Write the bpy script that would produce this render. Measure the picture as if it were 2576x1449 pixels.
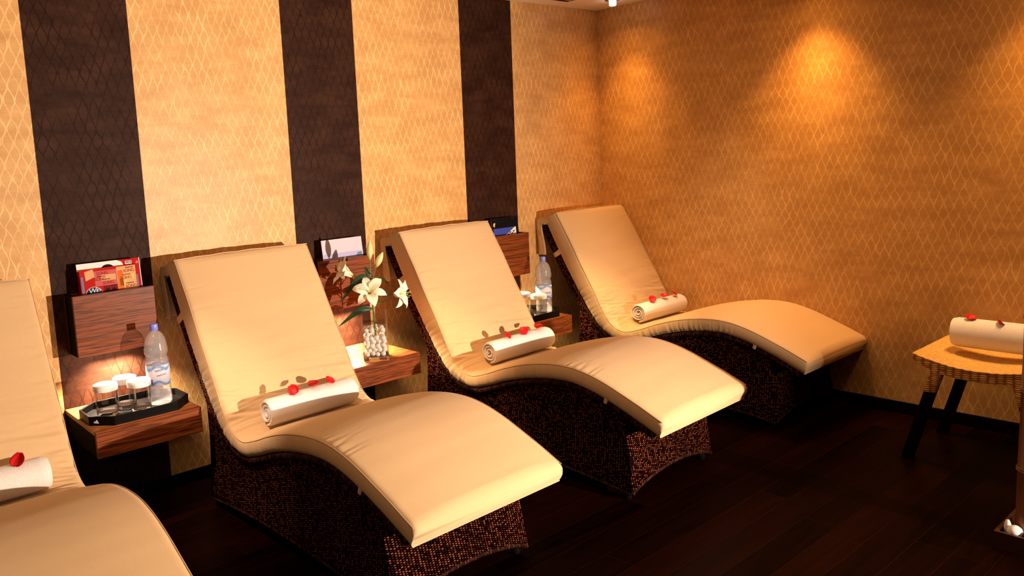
import bpy, bmesh, math, random
from math import sin, cos, pi, radians
from mathutils import Vector, Matrix, noise

# ------------------------------------------------------------------ clearing
for o in list(bpy.data.objects):
    bpy.data.objects.remove(o)
SC = bpy.context.scene
COL = SC.collection
random.seed(7)

# ------------------------------------------------------------------ camera
FPX, PPX, PPY = 1988.6942, -246.0883, -64.2696
cd = bpy.data.cameras.new('camera')
cam = bpy.data.objects.new('camera', cd)
COL.objects.link(cam)
cd.sensor_fit = 'HORIZONTAL'
cd.sensor_width = 36.0
cd.lens = FPX / 2576 * 36.0
cd.shift_x = -PPX / 2576
cd.shift_y = PPY / 2576
cd.clip_start = 0.02
rx, ry, rz = -0.1289, 0.0537, -0.6701
Rw = Matrix.Rotation(rz, 3, 'Z') @ Matrix.Rotation(rx, 3, 'X') @ Matrix.Rotation(ry, 3, 'Y')
r_, f_, u_ = Rw.col[0], Rw.col[1], Rw.col[2]
M = Matrix(((r_.x, u_.x, -f_.x, -0.8238), (r_.y, u_.y, -f_.y, -3.4467), (r_.z, u_.z, -f_.z, 1.4337), (0, 0, 0, 1)))
cam.matrix_world = M
SC.camera = cam

# ------------------------------------------------------------------ exposure, world
SC.view_settings.view_transform = 'Standard'
SC.view_settings.look = 'None'
SC.view_settings.gamma = 1.0
SC.view_settings.exposure = 0.0
SC.cycles.use_denoising = True
SC.cycles.max_bounces = 10
SC.cycles.transmission_bounces = 10
SC.cycles.transparent_max_bounces = 12
SC.cycles.sample_clamp_indirect = 4.0
SC.cycles.caustics_refractive = True
W = bpy.data.worlds.new('room_dark')
SC.world = W
W.use_nodes = True
W.node_tree.nodes['Background'].inputs[0].default_value = (1.0, 0.55, 0.25, 1)
W.node_tree.nodes['Background'].inputs[1].default_value = 0.0012


def light(name, kind, loc, energy, color, radius=0.03, target=None, spot=None, blend=0.5):
    l = bpy.data.lights.new(name, kind)
    l.energy = energy
    l.color = color
    l.shadow_soft_size = radius
    if kind == 'SPOT':
        l.spot_size = radians(spot)
        l.spot_blend = blend
    o = bpy.data.objects.new(name, l)
    o.location = loc
    if target is not None:
        d = Vector(target) - Vector(loc)
        o.rotation_euler = d.to_track_quat('-Z', 'Y').to_euler()
    COL.objects.link(o)
    return o


TUNG = (1.0, 0.46, 0.11)
WARM = (1.0, 0.79, 0.62)
# the photographer's two warm flashes: one low to the right, one beside the camera
light('flash_low_right', 'SPOT', (2.35, -4.6, 0.96), 1330, WARM, 0.02, (0.4, -0.2, 0.98), 84, 1.0)
light('flash_beside_camera', 'SPOT', (-0.95, -3.4, 1.62), 18, (1.0, 0.78, 0.62), 0.05, (0.9, 0.0, 1.0), 85, 0.8)
# ceiling downlights close to the right-hand wall: a narrow beam and its wide spill
for i, (x, y) in enumerate(((3.36, -0.29), (3.34, -1.45), (3.32, -2.50))):
    light('downlight_beam', 'SPOT', (x, y, 2.28), (30, 66, 55)[i], TUNG, 0.03, (x + 0.03, y, 0), 84, 1.0)
    light('downlight_narrow', 'SPOT', ((3.37, 3.43, 3.43)[i], y, 2.28), (26, 34, 20)[i], (1.0, 0.52, 0.16), 0.03, (3.47, y, 0), (46, 46, 40)[i], 1.0)
    light('downlight_spill', 'SPOT', (x, y, 2.28), 4, TUNG, 0.03, (x, y, 0), 150, 1.0)
# ceiling downlights over the loungers
for i, (x, y) in enumerate(((-0.45, -1.0), (0.8, -1.05), (2.0, -1.05), (3.10, -1.0))):
    light('downlight_lounger', 'SPOT', (x, y, 2.3), (6, 6, 6, 56)[i], ((1.0, 0.56, 0.22), (1.0, 0.56, 0.22), (1.0, 0.56, 0.22), (1.0, 0.76, 0.52))[i], (0.03, 0.03, 0.03, 0.10)[i], (x, y + 0.05, 0), (90, 90, 90, 62)[i], 0.9)
light('stool_fill', 'SPOT', (3.05, -2.45, 2.3), 75, (1.0, 0.66, 0.36), 0.04, (3.2, -2.42, 0.5), 34, 0.9)  # added spot without a fixture, brightens the towel on the stool
# added spots with no fixture, brightening the left sides of the three right loungers
for i in range(3):
    light('side_fill', 'SPOT', ((-0.35, 0.85, 2.0)[i], -1.0, 2.3), (210, 180, 230)[i], ((1.0, 0.70, 0.50), (1.0, 0.56, 0.26), (1.0, 0.64, 0.28))[i], 0.03,
          ((0.46, 1.69, 2.84)[i], (-0.50, -0.56, -0.62)[i], (0.20, 0.30, 0.24)[i]), (29, 25, 32)[i], 1.0)

# ------------------------------------------------------------------ dimensions (metres, floor z = 0)
CH = 2.353            # ceiling
XR = 3.5746           # right wall
SW = 0.424            # dark stripe width
PITCH = 1.1633        # stripe pitch
HB = 0.06             # baseboard height
ST, SB, SD = 0.475, 0.370, 0.412      # shelf top, bottom, depth
HT, HO, HD = 0.961, 0.708, 0.130      # holder top, bottom, depth


# ------------------------------------------------------------------ node helpers
class NT:
    def __init__(self, name, rough=0.5, spec=0.5):
        self.m = bpy.data.materials.new(name)
        self.m.use_nodes = True
        self.t = self.m.node_tree
        self.b = self.t.nodes['Principled BSDF']
        self.b.inputs['Roughness'].default_value = rough
        self.b.inputs['Specular IOR Level'].default_value = spec

    def n(self, typ, **kw):
        nd = self.t.nodes.new(typ)
        for k, v in kw.items():
            setattr(nd, k, v)
        return nd

    def link(self, a, b):
        self.t.links.new(a, b)

    def _in(self, sock, v):
        if hasattr(v, 'is_output'):
            self.link(v, sock)
        else:
            sock.default_value = v

    def math(self, op, a, b=None, c=None):
        nd = self.n('ShaderNodeMath', operation=op)
        self._in(nd.inputs[0], a)
        if b is not None:
            self._in(nd.inputs[1], b)
        if c is not None:
            self._in(nd.inputs[2], c)
        return nd.outputs[0]

    def coord(self, kind='Object'):
        return self.n('ShaderNodeTexCoord').outputs[kind]

    def sep(self, v):
        s = self.n('ShaderNodeSeparateXYZ')
        self.link(v, s.inputs[0])
        return s.outputs

    def comb(self, x, y, z):
        c = self.n('ShaderNodeCombineXYZ')
        for i, v in enumerate((x, y, z)):
            self._in(c.inputs[i], v)
        return c.outputs[0]

    def noise(self, vec, scale, detail=2.0, rough=0.5, dist=0.0):
        nd = self.n('ShaderNodeTexNoise')
        self.link(vec, nd.inputs['Vector'])
        nd.inputs['Scale'].default_value = scale
        nd.inputs['Detail'].default_value = detail
        nd.inputs['Roughness'].default_value = rough
        nd.inputs['Distortion'].default_value = dist
        return nd.outputs['Fac']

    def ramp(self, fac, stops):
        nd = self.n('ShaderNodeValToRGB')
        el = nd.color_ramp.elements
        while len(el) < len(stops):
            el.new(0.5)
        for e, (p, c) in zip(el, stops):
            e.position = p
            e.color = (*c, 1)
        self.link(fac, nd.inputs[0])
        return nd.outputs[0]

    def mix(self, fac, a, b):
        nd = self.n('ShaderNodeMix', data_type='RGBA')
        self._in(nd.inputs[0], fac)
        for i, v in ((6, a), (7, b)):
            if hasattr(v, 'is_output'):
                self.link(v, nd.inputs[i])
            else:
                nd.inputs[i].default_value = (*v, 1)
        return nd.outputs[2]

    def smooth(self, v, a, b, x=0.0, y=1.0):
        nd = self.n('ShaderNodeMapRange', interpolation_type='SMOOTHSTEP')
        self._in(nd.inputs[0], v)
        for i, q in enumerate((a, b, x, y)):
            self._in(nd.inputs[i + 1], q)
        return nd.outputs[0]

    def color(self, c):
        if hasattr(c, 'is_output'):
            self.link(c, self.b.inputs['Base Color'])
        else:
            self.b.inputs['Base Color'].default_value = (*c, 1)

    def bump(self, h, strength=0.4, dist=0.002):
        nd = self.n('ShaderNodeBump')
        nd.inputs['Strength'].default_value = strength
        nd.inputs['Distance'].default_value = dist
        self.link(h, nd.inputs['Height'])
        self.link(nd.outputs[0], self.b.inputs['Normal'])


def plain(name, c, rough=0.5, spec=0.5, metal=0.0, emit=0.0):
    t = NT(name, rough, spec)
    t.color(c)
    t.b.inputs['Metallic'].default_value = metal
    if emit:
        t.b.inputs['Emission Color'].default_value = (*c, 1)
        t.b.inputs['Emission Strength'].default_value = emit
    return t.m


def wallpaper(name, axis, base, rib, line, rough, spec):
    t = NT(name, rough, spec)
    co = t.coord()
    s = t.sep(co)
    x, z = s[axis], s[2]
    low = t.noise(t.comb(x, 0.0, z), 2.2, 2)
    mid = t.noise(t.comb(x, 3.0, z), 9.0, 2)
    S, A, LAM = 0.0215, 0.0098, 0.104
    zz = t.math('ADD', t.math('ADD', z, t.math('MULTIPLY', low, 0.16)), t.math('MULTIPLY', mid, 0.03))
    amp = t.math('MULTIPLY', t.math('ADD', t.math('MULTIPLY', mid, 1.1), 0.35), A)

    def family(shift, sign):
        xs_ = t.math('ADD', x, shift)
        idx = t.math('FLOOR', t.math('DIVIDE', t.math('ADD', xs_, S), 2 * S))
        wn_ = t.n('ShaderNodeTexWhiteNoise', noise_dimensions='1D')
        t.link(t.math('ADD', idx, shift * 1000), wn_.inputs['W'])
        ph = t.math('MULTIPLY', t.math('SUBTRACT', wn_.outputs['Value'], 0.5), 1.3)
        sn = t.math('MULTIPLY', t.math('SINE', t.math('ADD', t.math('MULTIPLY', zz, 2 * pi / LAM), ph)), amp)
        return t.math('ABSOLUTE', t.math('SUBTRACT', t.math('WRAP', xs_, S, -S), t.math('MULTIPLY', sn, sign)))
    e = family(0.0, 1.0)
    o = family(S, -1.0)
    d = t.math('MINIMUM', e, o)
    wv = t.noise(t.comb(x, 7.0, z), 14.0, 2)
    w = t.math('MULTIPLY', t.math('ADD', t.math('MULTIPLY', wv, 1.7), 0.05), 0.0030)
    ln0 = t.math('SUBTRACT', 1.0, t.smooth(d, t.math('MULTIPLY', w, 0.55), t.math('MULTIPLY', w, 1.25)))
    ln = t.math('MULTIPLY', ln0, t.smooth(t.noise(t.comb(x, 17.0, z), 6.0, 3), 0.30, 0.55, 0.25, 1.0))
    wob = t.math('MULTIPLY', t.noise(t.comb(t.math('MULTIPLY', x, 14.0), 1.0, t.math('MULTIPLY', z, 60.0)), 1.0, 2), 4.0)
    rb = t.math('ADD', t.math('MULTIPLY', t.math('SINE', t.math('ADD', t.math('MULTIPLY', z, 2 * pi / 0.0055), wob)), 0.5), 0.5)
    patch = t.smooth(t.noise(t.comb(x, 11.0, t.math('MULTIPLY', z, 2.0)), 5.0, 3), 0.35, 0.68)
    inv = t.math('SUBTRACT', 1.0, ln)
    ribf = t.math('MULTIPLY', t.math('MULTIPLY', rb, inv), t.math('ADD', t.math('MULTIPLY', patch, 0.7), 0.3))
    streak = t.noise(t.comb(t.math('MULTIPLY', x, 12.0), 5.0, t.math('MULTIPLY', z, 90.0)), 1.0, 3)
    c0 = t.mix(t.math('MULTIPLY', streak, 0.45), base, rib)
    c = t.mix(ribf, c0, rib)
    c = t.mix(t.math('MULTIPLY', ln, 0.8), c, line)
    blot = t.noise(t.comb(t.math('MULTIPLY', x, 6.0), 9.0, t.math('MULTIPLY', z, 15.0)), 1.0, 4, 0.65)
    c = t.mix(t.smooth(blot, 0.35, 0.7, 0.0, 0.55), c, rib)
    t.color(c)
    h = t.math('ADD', t.math('MULTIPLY', ln, 1.0), t.math('MULTIPLY', t.math('MULTIPLY', rb, inv), -0.35))
    t.bump(h, 0.25, 0.0012)
    return t.m


def wood(name, dark, light_, rough=0.32, spec=0.5, across=26.0, axis=0):
    t = NT(name, rough, spec)
    co = t.coord()
    s = t.sep(co)
    rnd = t.n('ShaderNodeObjectInfo').outputs['Random']
    off = t.math('MULTIPLY', rnd, 9.0)
    a, b, c_ = s[axis], s[(axis + 1) % 3], s[(axis + 2) % 3]
    v = t.comb(t.math('ADD', t.math('MULTIPLY', a, 1.6), off), t.math('MULTIPLY', b, across), t.math('MULTIPLY', c_, across))
    n1 = t.noise(v, 1.0, 4, 0.6, 0.7)
    v2 = t.comb(t.math('ADD', t.math('MULTIPLY', a, 5.0), off), t.math('MULTIPLY', b, across * 6), t.math('MULTIPLY', c_, across * 6))
    n2 = t.noise(v2, 1.0, 3, 0.6)
    g = t.math('ADD', t.math('MULTIPLY', n1, 0.75), t.math('MULTIPLY', n2, 0.25))
    ring = t.math('ADD', t.math('MULTIPLY', t.math('SINE', t.math('MULTIPLY', g, 46.0)), 0.5), 0.5)
    g2 = t.math('ADD', t.math('MULTIPLY', ring, 0.4), t.math('MULTIPLY', g, 0.6))
    t.color(t.ramp(g2, [(0.22, dark), (0.62, light_)]))
    t.bump(n2, 0.1, 0.001)
    return t.m


def weave(name, dark, mid, hi, a, b, rough=0.45, spec=0.5, bumps=0.9, dist=0.004, horiz='xy'):
    t = NT(name, rough, spec)
    s = t.sep(t.coord())
    if horiz == 'xy':
        u, v = t.math('ADD', s[0], s[1]), s[2]
    else:
        u, v = s[0], s[1]
    u = t.math('ADD', u, t.math('MULTIPLY', t.noise(t.coord(), 9.0, 1), a * 0.5))
    v = t.math('ADD', v, t.math('MULTIPLY', t.noise(t.coord(), 7.0, 1), b * 0.9))
    iu = t.math('FLOOR', t.math('DIVIDE', u, a))
    par = t.math('MULTIPLY', t.math('MODULO', t.math('ABSOLUTE', iu), 2.0), 0.5)
    fu = t.math('ABSOLUTE', t.math('SINE', t.math('MULTIPLY', u, pi / a)))
    fv = t.math('ABSOLUTE', t.math('SINE', t.math('MULTIPLY', t.math('ADD', t.math('DIVIDE', v, b), par), pi)))
    h = t.math('MULTIPLY', t.math('POWER', fu, 0.6), t.math('POWER', fv, 0.8))
    iv = t.math('FLOOR', t.math('ADD', t.math('DIVIDE', v, b), par))
    wn = t.n('ShaderNodeTexWhiteNoise', noise_dimensions='2D')
    t.link(t.comb(iu, iv, 0.0), wn.inputs['Vector'])
    hv = t.math('MULTIPLY', h, t.math('ADD', t.math('MULTIPLY', wn.outputs['Value'], 0.7), 0.45))
    t.color(t.ramp(hv, [(0.25, dark), (0.6, mid), (0.95, hi)]))  # strand highlights and gap shade are painted into the ramp colours
    t.bump(h, bumps, dist)
    return t.m


def glass(name, ior=1.45, color=(1, 1, 1), rough=0.0):
    t = NT(name, rough, 0.5)
    t.color(color)
    t.b.inputs['Transmission Weight'].default_value = 1.0
    t.b.inputs['IOR'].default_value = ior
    return t.m


def thin_glass(name, ior=1.45, tint=(0.96, 0.97, 0.96), body=None, amount=0.0):
    """clear thin-walled glass: passes light straight, reflects by Fresnel, optional milky body"""
    t = NT(name, 0.15, 0.5)
    lw = t.n('ShaderNodeLayerWeight')
    lw.inputs[0].default_value = 0.5
    fac = t.math('ADD', t.math('MULTIPLY', t.math('POWER', lw.outputs['Facing'], 3.0), 0.8), ((ior - 1) / (ior + 1)) ** 2)
    tr = t.n('ShaderNodeBsdfTransparent')
    tr.inputs[0].default_value = (*tint, 1)
    gl = t.n('ShaderNodeBsdfGlossy')
    gl.inputs['Roughness'].default_value = 0.02
    a = t.n('ShaderNodeMixShader')
    t.link(fac, a.inputs[0])
    base = tr.outputs[0]
    if body:
        t.color(body)
        m2 = t.n('ShaderNodeMixShader')
        m2.inputs[0].default_value = amount
        t.link(tr.outputs[0], m2.inputs[1])
        t.link(t.b.outputs[0], m2.inputs[2])
        base = m2.outputs[0]
    t.link(base, a.inputs[1])
    t.link(gl.outputs[0], a.inputs[2])
    t.link(a.outputs[0], t.t.nodes['Material Output'].inputs[0])
    return t.m


# ------------------------------------------------------------------ materials
BEIGE = dict(base=(0.78, 0.465, 0.180), rib=(0.45, 0.225, 0.070), line=(0.87, 0.56, 0.24), rough=0.38, spec=0.22)
DARK = dict(base=(0.066, 0.028, 0.0155), rib=(0.011, 0.0028, 0.0014), line=(0.013, 0.0020, 0.0010), rough=0.5, spec=0.05)
M_BEIGE_X = wallpaper('wallpaper_beige_back', 0, **BEIGE)
M_BEIGE_Y = wallpaper('wallpaper_beige_right', 1, **BEIGE)
M_DARK_X = wallpaper('wallpaper_brown', 0, **DARK)
M_CEIL = plain('ceiling_paint', (0.90, 0.82, 0.70), 0.9, 0.1)
M_BASE = plain('baseboard_black', (0.003, 0.0016, 0.0012), 0.6, 0.06)
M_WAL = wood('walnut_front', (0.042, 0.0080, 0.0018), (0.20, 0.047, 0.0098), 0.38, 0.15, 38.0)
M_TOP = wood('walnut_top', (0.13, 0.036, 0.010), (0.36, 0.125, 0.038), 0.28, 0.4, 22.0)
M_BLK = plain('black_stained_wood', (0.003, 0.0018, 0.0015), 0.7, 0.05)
M_TRAY = plain('black_lacquer', (0.003, 0.0022, 0.002), 0.35, 0.06)
M_LOGO = plain('silver_print', (0.55, 0.52, 0.5), 0.4, 0.5)
M_WHITE = plain('white_paper', (0.86, 0.84, 0.82), 0.7, 0.2)
M_GLASS = glass('clear_glass', 1.45)
M_CLEAR = thin_glass('thin_clear_glass', 1.5, (0.90, 0.90, 0.89))
M_WATER = thin_glass('water_bottle_plastic', 1.40, (0.92, 0.92, 0.95), (0.78, 0.74, 0.74), 0.22)
M_SURF = thin_glass('water_sheet', 1.33)
M_CAP = plain('blue_cap', (0.20, 0.24, 0.80), 0.35, 0.5)
M_PETAL = plain('red_petal', (0.62, 0.004, 0.008), 0.42, 0.4)
M_PEB = plain('white_pebble', (0.94, 0.91, 0.88), 0.9, 0.08)
M_LAMPGLOW = plain('lamp_glow', (1.0, 0.86, 0.62), 0.5, 0.2, 0, 14)
M_TUBEGLOW = plain('frosted_glow', (1.0, 0.96, 0.9), 0.5, 0.2, 0, 9)
M_BRASS = plain('bronze_ring', (0.32, 0.18, 0.07), 0.35, 0.5, 0.8)
M_STEEL = plain('steel', (0.5, 0.48, 0.45), 0.3, 0.5, 1.0)
M_GREEN = plain('stem_green', (0.075, 0.16, 0.03), 0.5, 0.4)
M_STAMEN = plain('stamen_green', (0.55, 0.62, 0.22), 0.5, 0.3)
M_RIM = weave('braided_rim', (0.006, 0.0015, 0.001), (0.035, 0.009, 0.005), (0.16, 0.045, 0.018), 0.006, 0.03, 0.5, 0.05, 0.8, 0.003)
M_WICK = weave('dark_wicker', (0.0012, 0.0002, 0.0002), (0.032, 0.0068, 0.0038), (0.28, 0.078, 0.040), 0.0118, 0.0076, 0.75, 0.0, 1.0, 0.005)
M_NAT = weave('natural_weave', (0.30, 0.10, 0.016), (0.72, 0.33, 0.07), (0.92, 0.54, 0.15), 0.030, 0.0088, 0.6, 0.15, 0.6, 0.004)
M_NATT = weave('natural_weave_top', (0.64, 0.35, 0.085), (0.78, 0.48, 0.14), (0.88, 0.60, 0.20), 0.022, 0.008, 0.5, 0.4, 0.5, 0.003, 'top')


def fabric():
    t = NT('khaki_canvas', 0.85, 0.15)
    co = t.coord()
    n1 = t.noise(co, 700.0, 2)
    n2 = t.noise(co, 6.0, 3)
    c = t.ramp(n1, [(0.3, (0.56, 0.368, 0.190)), (0.7, (0.68, 0.455, 0.243))])
    c = t.mix(t.math('MULTIPLY', n2, 0.25), c, (0.53, 0.37, 0.19))
    t.color(c)
    t.bump(n1, 0.15, 0.0006)
    t.b.inputs['Sheen Weight'].default_value = 0.1
    return t.m


def terry():
    t = NT('white_terry', 0.95, 0.1)
    co = t.coord()
    n1 = t.noise(co, 420.0, 3, 0.7)
    c = t.ramp(n1, [(0.3, (0.74, 0.66, 0.60)), (0.65, (0.90, 0.86, 0.83))])
    t.color(c)
    t.bump(n1, 0.7, 0.003)
    t.b.inputs['Sheen Weight'].default_value = 0.3
    return t.m


def floor_mat():
    t = NT('dark_floorboards', 0.38, 0.03)
    co = t.coord()
    s = t.sep(co)
    W_, L_ = 0.1165, 1.1
    row = t.math('FLOOR', t.math('DIVIDE', t.math('ADD', s[1], 0.0005), W_))
    wn = t.n('ShaderNodeTexWhiteNoise', noise_dimensions='1D')
    t.link(row, wn.inputs['W'])
    xs = t.math('ADD', s[0], t.math('MULTIPLY', wn.outputs['Value'], L_))
    colx = t.math('FLOOR', t.math('DIVIDE', xs, L_))
    wn2 = t.n('ShaderNodeTexWhiteNoise', noise_dimensions='2D')
    t.link(t.comb(row, colx, 0.0), wn2.inputs['Vector'])
    dy = t.math('ABSOLUTE', t.math('WRAP', s[1], W_ / 2, -W_ / 2))
    dx = t.math('ABSOLUTE', t.math('WRAP', xs, L_ / 2, -L_ / 2))
    seam = t.math('SUBTRACT', 1.0, t.smooth(t.math('MINIMUM', dy, dx), 0.0006, 0.0016))
    g = t.noise(t.comb(t.math('MULTIPLY', s[0], 2.0), t.math('MULTIPLY', s[1], 30.0), wn2.outputs['Value']), 1.0, 4, 0.6, 0.5)
    f = t.math('ADD', t.math('MULTIPLY', g, 0.7), t.math('MULTIPLY', wn2.outputs['Value'], 0.3))
    c = t.ramp(f, [(0.25, (0.0006, 0.0001, 0.00005)), (0.75, (0.0090, 0.0013, 0.0003))])
    c = t.mix(t.math('MULTIPLY', seam, 0.8), c, (0.016, 0.0035, 0.0010))  # lighter seams: board-edge highlights painted into the colour
    t.color(c)
    t.bump(t.math('SUBTRACT', t.math('MULTIPLY', g, 0.15), seam), 0.3, 0.0012)
    return t.m


def lily_mat():
    t = NT('lily_petal', 0.5, 0.3)
    co = t.coord('UV')
    s = t.sep(co)
    mid = t.math('ABSOLUTE', t.math('SUBTRACT', s[0], 0.5))
    c = t.mix(t.smooth(mid, 0.0, 0.16, 0.45, 0.0), (0.90, 0.82, 0.66), (0.72, 0.66, 0.36))
    c = t.mix(t.smooth(s[1], 0.0, 0.30, 0.9, 0.0), c, (0.58, 0.58, 0.20))
    t.color(c)
    t.b.inputs['Subsurface Weight'].default_value = 0.0
    return t.m


def bud_mat():
    t = NT('lily_bud', 0.5, 0.3)
    s = t.sep(t.coord('UV'))
    st = t.math('ABSOLUTE', t.math('SINE', t.math('MULTIPLY', s[0], pi * 3)))
    c = t.mix(t.smooth(st, 0.0, 0.35, 0.9, 0.0), (0.78, 0.74, 0.40), (0.34, 0.42, 0.08))
    c = t.mix(t.smooth(s[1], 0.0, 0.35, 0.8, 0.0), c, (0.36, 0.44, 0.09))
    t.color(c)
    return t.m


def leaf_mat():
    t = NT('lily_leaf', 0.4, 0.5)
    s = t.sep(t.coord('UV'))
    v = t.math('SINE', t.math('MULTIPLY', s[0], 60.0))
    t.color(t.mix(t.math('MULTIPLY', v, 0.3), (0.008, 0.034, 0.007), (0.018, 0.055, 0.013)))
    return t.m


def label_mat():
    t = NT('bottle_label_film', 0.35, 0.5)
    s = t.sep(t.coord())
    ang = t.math('ARCTAN2', s[1], s[0])
    wav = t.math('MULTIPLY', t.math('SINE', t.math('MULTIPLY', ang, 4.0)), 0.008)
    z = t.math('ADD', s[2], wav)
    top = t.smooth(t.math('ABSOLUTE', t.math('SUBTRACT', z, 0.158)), 0.004, 0.010, 1.0, 0.0)
    bot = t.smooth(t.math('ABSOLUTE', t.math('SUBTRACT', z, 0.093)), 0.003, 0.008, 1.0, 0.0)
    fr = t.noise(t.coord(), 60.0, 3)
    c = t.mix(t.math('MULTIPLY', t.math('MAXIMUM', top, bot), t.math('ADD', fr, 0.3)), (0.80, 0.77, 0.86), (0.12, 0.32, 0.72))
    t.color(c)
    t.b.inputs['Transmission Weight'].default_value = 0.35
    t.b.inputs['IOR'].default_value = 1.1
    return t.m


def bamboo_mat():
    t = NT('bamboo', 0.4, 0.5)
    co = t.coord()
    s = t.sep(co)
    n1 = t.noise(t.comb(t.math('MULTIPLY', s[0], 60.0), t.math('MULTIPLY', s[1], 60.0), t.math('MULTIPLY', s[2], 3.0)), 1.0, 3)
    t.color(t.ramp(n1, [(0.3, (0.10, 0.032, 0.012)), (0.7, (0.22, 0.085, 0.03))]))
    return t.m


M_FAB, M_TERRY, M_FLOOR, M_LILY, M_BUD, M_LEAF = fabric(), terry(), floor_mat(), lily_mat(), bud_mat(), leaf_mat()
M_LABEL, M_BAMBOO = label_mat(), bamboo_mat()


# ------------------------------------------------------------------ mesh helpers
class MB:
    def __init__(self):
        self.v, self.f, self.mi, self.uv = [], [], [], {}

    def add(self, vs, fs, mi=0):
        o = len(self.v)
        self.v += [tuple(p) for p in vs]
        self.f += [tuple(i + o for i in q) for q in fs]
        self.mi += [mi] * len(fs)
        return o

    def box(self, x0, x1, y0, y1, z0, z1, mi=0, mat=None):
        vs = [Vector((x, y, z)) for z in (z0, z1) for y in (y0, y1) for x in (x0, x1)]
        if mat is not None:
            vs = [mat @ p for p in vs]
        self.add(vs, [(0, 2, 3, 1), (4, 5, 7, 6), (0, 1, 5, 4), (2, 6, 7, 3), (0, 4, 6, 2), (1, 3, 7, 5)], mi)

    def lathe(self, prof, n=32, mi=0, mat=None, power=None):
        vs, fs = [], []
        for (r, z) in prof:
            for k in range(n):
                a = 2 * pi * k / n
                q = 1.0
                if power:
                    q = (abs(cos(a)) ** power + abs(sin(a)) ** power) ** (-1.0 / power)
                p = Vector((r * q * cos(a), r * q * sin(a), z))
                vs.append(mat @ p if mat is not None else p)
        for i in range(len(prof) - 1):
            for k in range(n):
                k2 = (k + 1) % n
                fs.append((i * n + k, i * n + k2, (i + 1) * n + k2, (i + 1) * n + k))
        if prof[0][0] > 1e-5:
            fs.append(tuple(reversed(range(n))))
        if prof[-1][0] > 1e-5:
            fs.append(tuple((len(prof) - 1) * n + k for k in range(n)))
        self.add(vs, fs, mi)

    def tube(self, pts, rad, n=10, mi=0):
        pts = [Vector(p) for p in pts]
        R = rad if isinstance(rad, (list, tuple)) else [rad] * len(pts)
        up = None
        vs, fs = [], []
        for i, p in enumerate(pts):
            d = (pts[min(i + 1, len(pts) - 1)] - pts[max(i - 1, 0)]).normalized()
            if up is None:
                up = d.orthogonal().normalized()
            a = (up - d * up.dot(d)).normalized()
            b = d.cross(a)
            up = a
            for k in range(n):
                t = 2 * pi * k / n
                vs.append(p + (a * cos(t) + b * sin(t)) * R[i])
        for i in range(len(pts) - 1):
            for k in range(n):
                k2 = (k + 1) % n
                fs.append((i * n + k, i * n + k2, (i + 1) * n + k2, (i + 1) * n + k))
        fs.append(tuple(reversed(range(n))))
        fs.append(tuple((len(pts) - 1) * n + k for k in range(n)))
        self.add(vs, fs, mi)

    def grid(self, P, mi=0, uv=True):
        """P[i][j] points"""
        nu, nv = len(P), len(P[0])
        vs = [p for row in P for p in row]
        fs = [(i * nv + j, i * nv + j + 1, (i + 1) * nv + j + 1, (i + 1) * nv + j) for i in range(nu - 1) for j in range(nv - 1)]
        o = self.add(vs, fs, mi)
        if uv:
            for i in range(nu):
                for j in range(nv):
                    self.uv[o + i * nv + j] = (j / (nv - 1), i / (nu - 1))

    def build(self, name, mats, parent=None, smooth=40, bevel=0.0, solid=0.0, weld=False, segs=2):
        me = bpy.data.meshes.new(name)
        me.from_pydata(self.v, [], self.f)
        for m in (mats if isinstance(mats, (list, tuple)) else [mats]):
            me.materials.append(m)
        for p, mi in zip(me.polygons, self.mi):
            p.material_index = mi
        if self.uv:
            ul = me.uv_layers.new(name='UVMap')
            for lp in me.loops:
                ul.data[lp.index].uv = self.uv.get(lp.vertex_index, (0, 0))
        if bevel or weld or True:
            bm = bmesh.new()
            bm.from_mesh(me)
            if weld:
                bmesh.ops.remove_doubles(bm, verts=bm.verts, dist=1e-5)
            bmesh.ops.recalc_face_normals(bm, faces=bm.faces)
            if bevel:
                es = [e for e in bm.edges if len(e.link_faces) == 2 and e.calc_face_angle(0) > 0.6]
                bmesh.ops.bevel(bm, geom=es, offset=bevel, segments=segs, affect='EDGES', profile=0.5)
            bm.to_mesh(me)
            bm.free()
        if smooth:
            for p in me.polygons:
                p.use_smooth = True
            me.set_sharp_from_angle(angle=radians(smooth))
        o = bpy.data.objects.new(name, me)
        COL.objects.link(o)
        if parent:
            o.parent = parent
        if solid:
            md = o.modifiers.new('thick', 'SOLIDIFY')
            md.thickness = solid
            md.offset = 0
        return o


def tag(o, label, cat, group=None):
    o['label'] = label
    o['category'] = cat
    if group:
        o['group'] = group
    return o


def empty(name, loc, label, cat, group=None, rz=0.0):
    o = bpy.data.objects.new(name, None)
    o.empty_display_size = 0.05
    o.location = loc
    o.rotation_euler = (0, 0, rz)
    COL.objects.link(o)
    return tag(o, label, cat, group)


def copy_tree(o, parent=None):
    c = o.copy()
    COL.objects.link(c)
    c.parent = parent
    for ch in list(o.children):
        copy_tree(ch, c)
    return c


def struct(o):
    o['kind'] = 'structure'
    return o


def text_mesh(body, size, extrude=0.0, align='CENTER', shear=0.0, spacing=1.0):
    c = bpy.data.curves.new('lettering', 'FONT')
    c.body = body
    c.size = size
    c.extrude = extrude
    c.align_x = align
    c.shear = shear
    c.space_character = spacing
    c.resolution_u = 3
    o = bpy.data.objects.new('lettering', c)
    COL.objects.link(o)
    dg = bpy.context.evaluated_depsgraph_get()
    dg.update()
    me = bpy.data.meshes.new_from_object(o.evaluated_get(dg))
    vs = [v.co.copy() for v in me.vertices]
    fs = [tuple(p.vertices) for p in me.polygons]
    bpy.data.objects.remove(o)
    bpy.data.meshes.remove(me)
    bpy.data.curves.remove(c)
    return vs, fs


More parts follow.
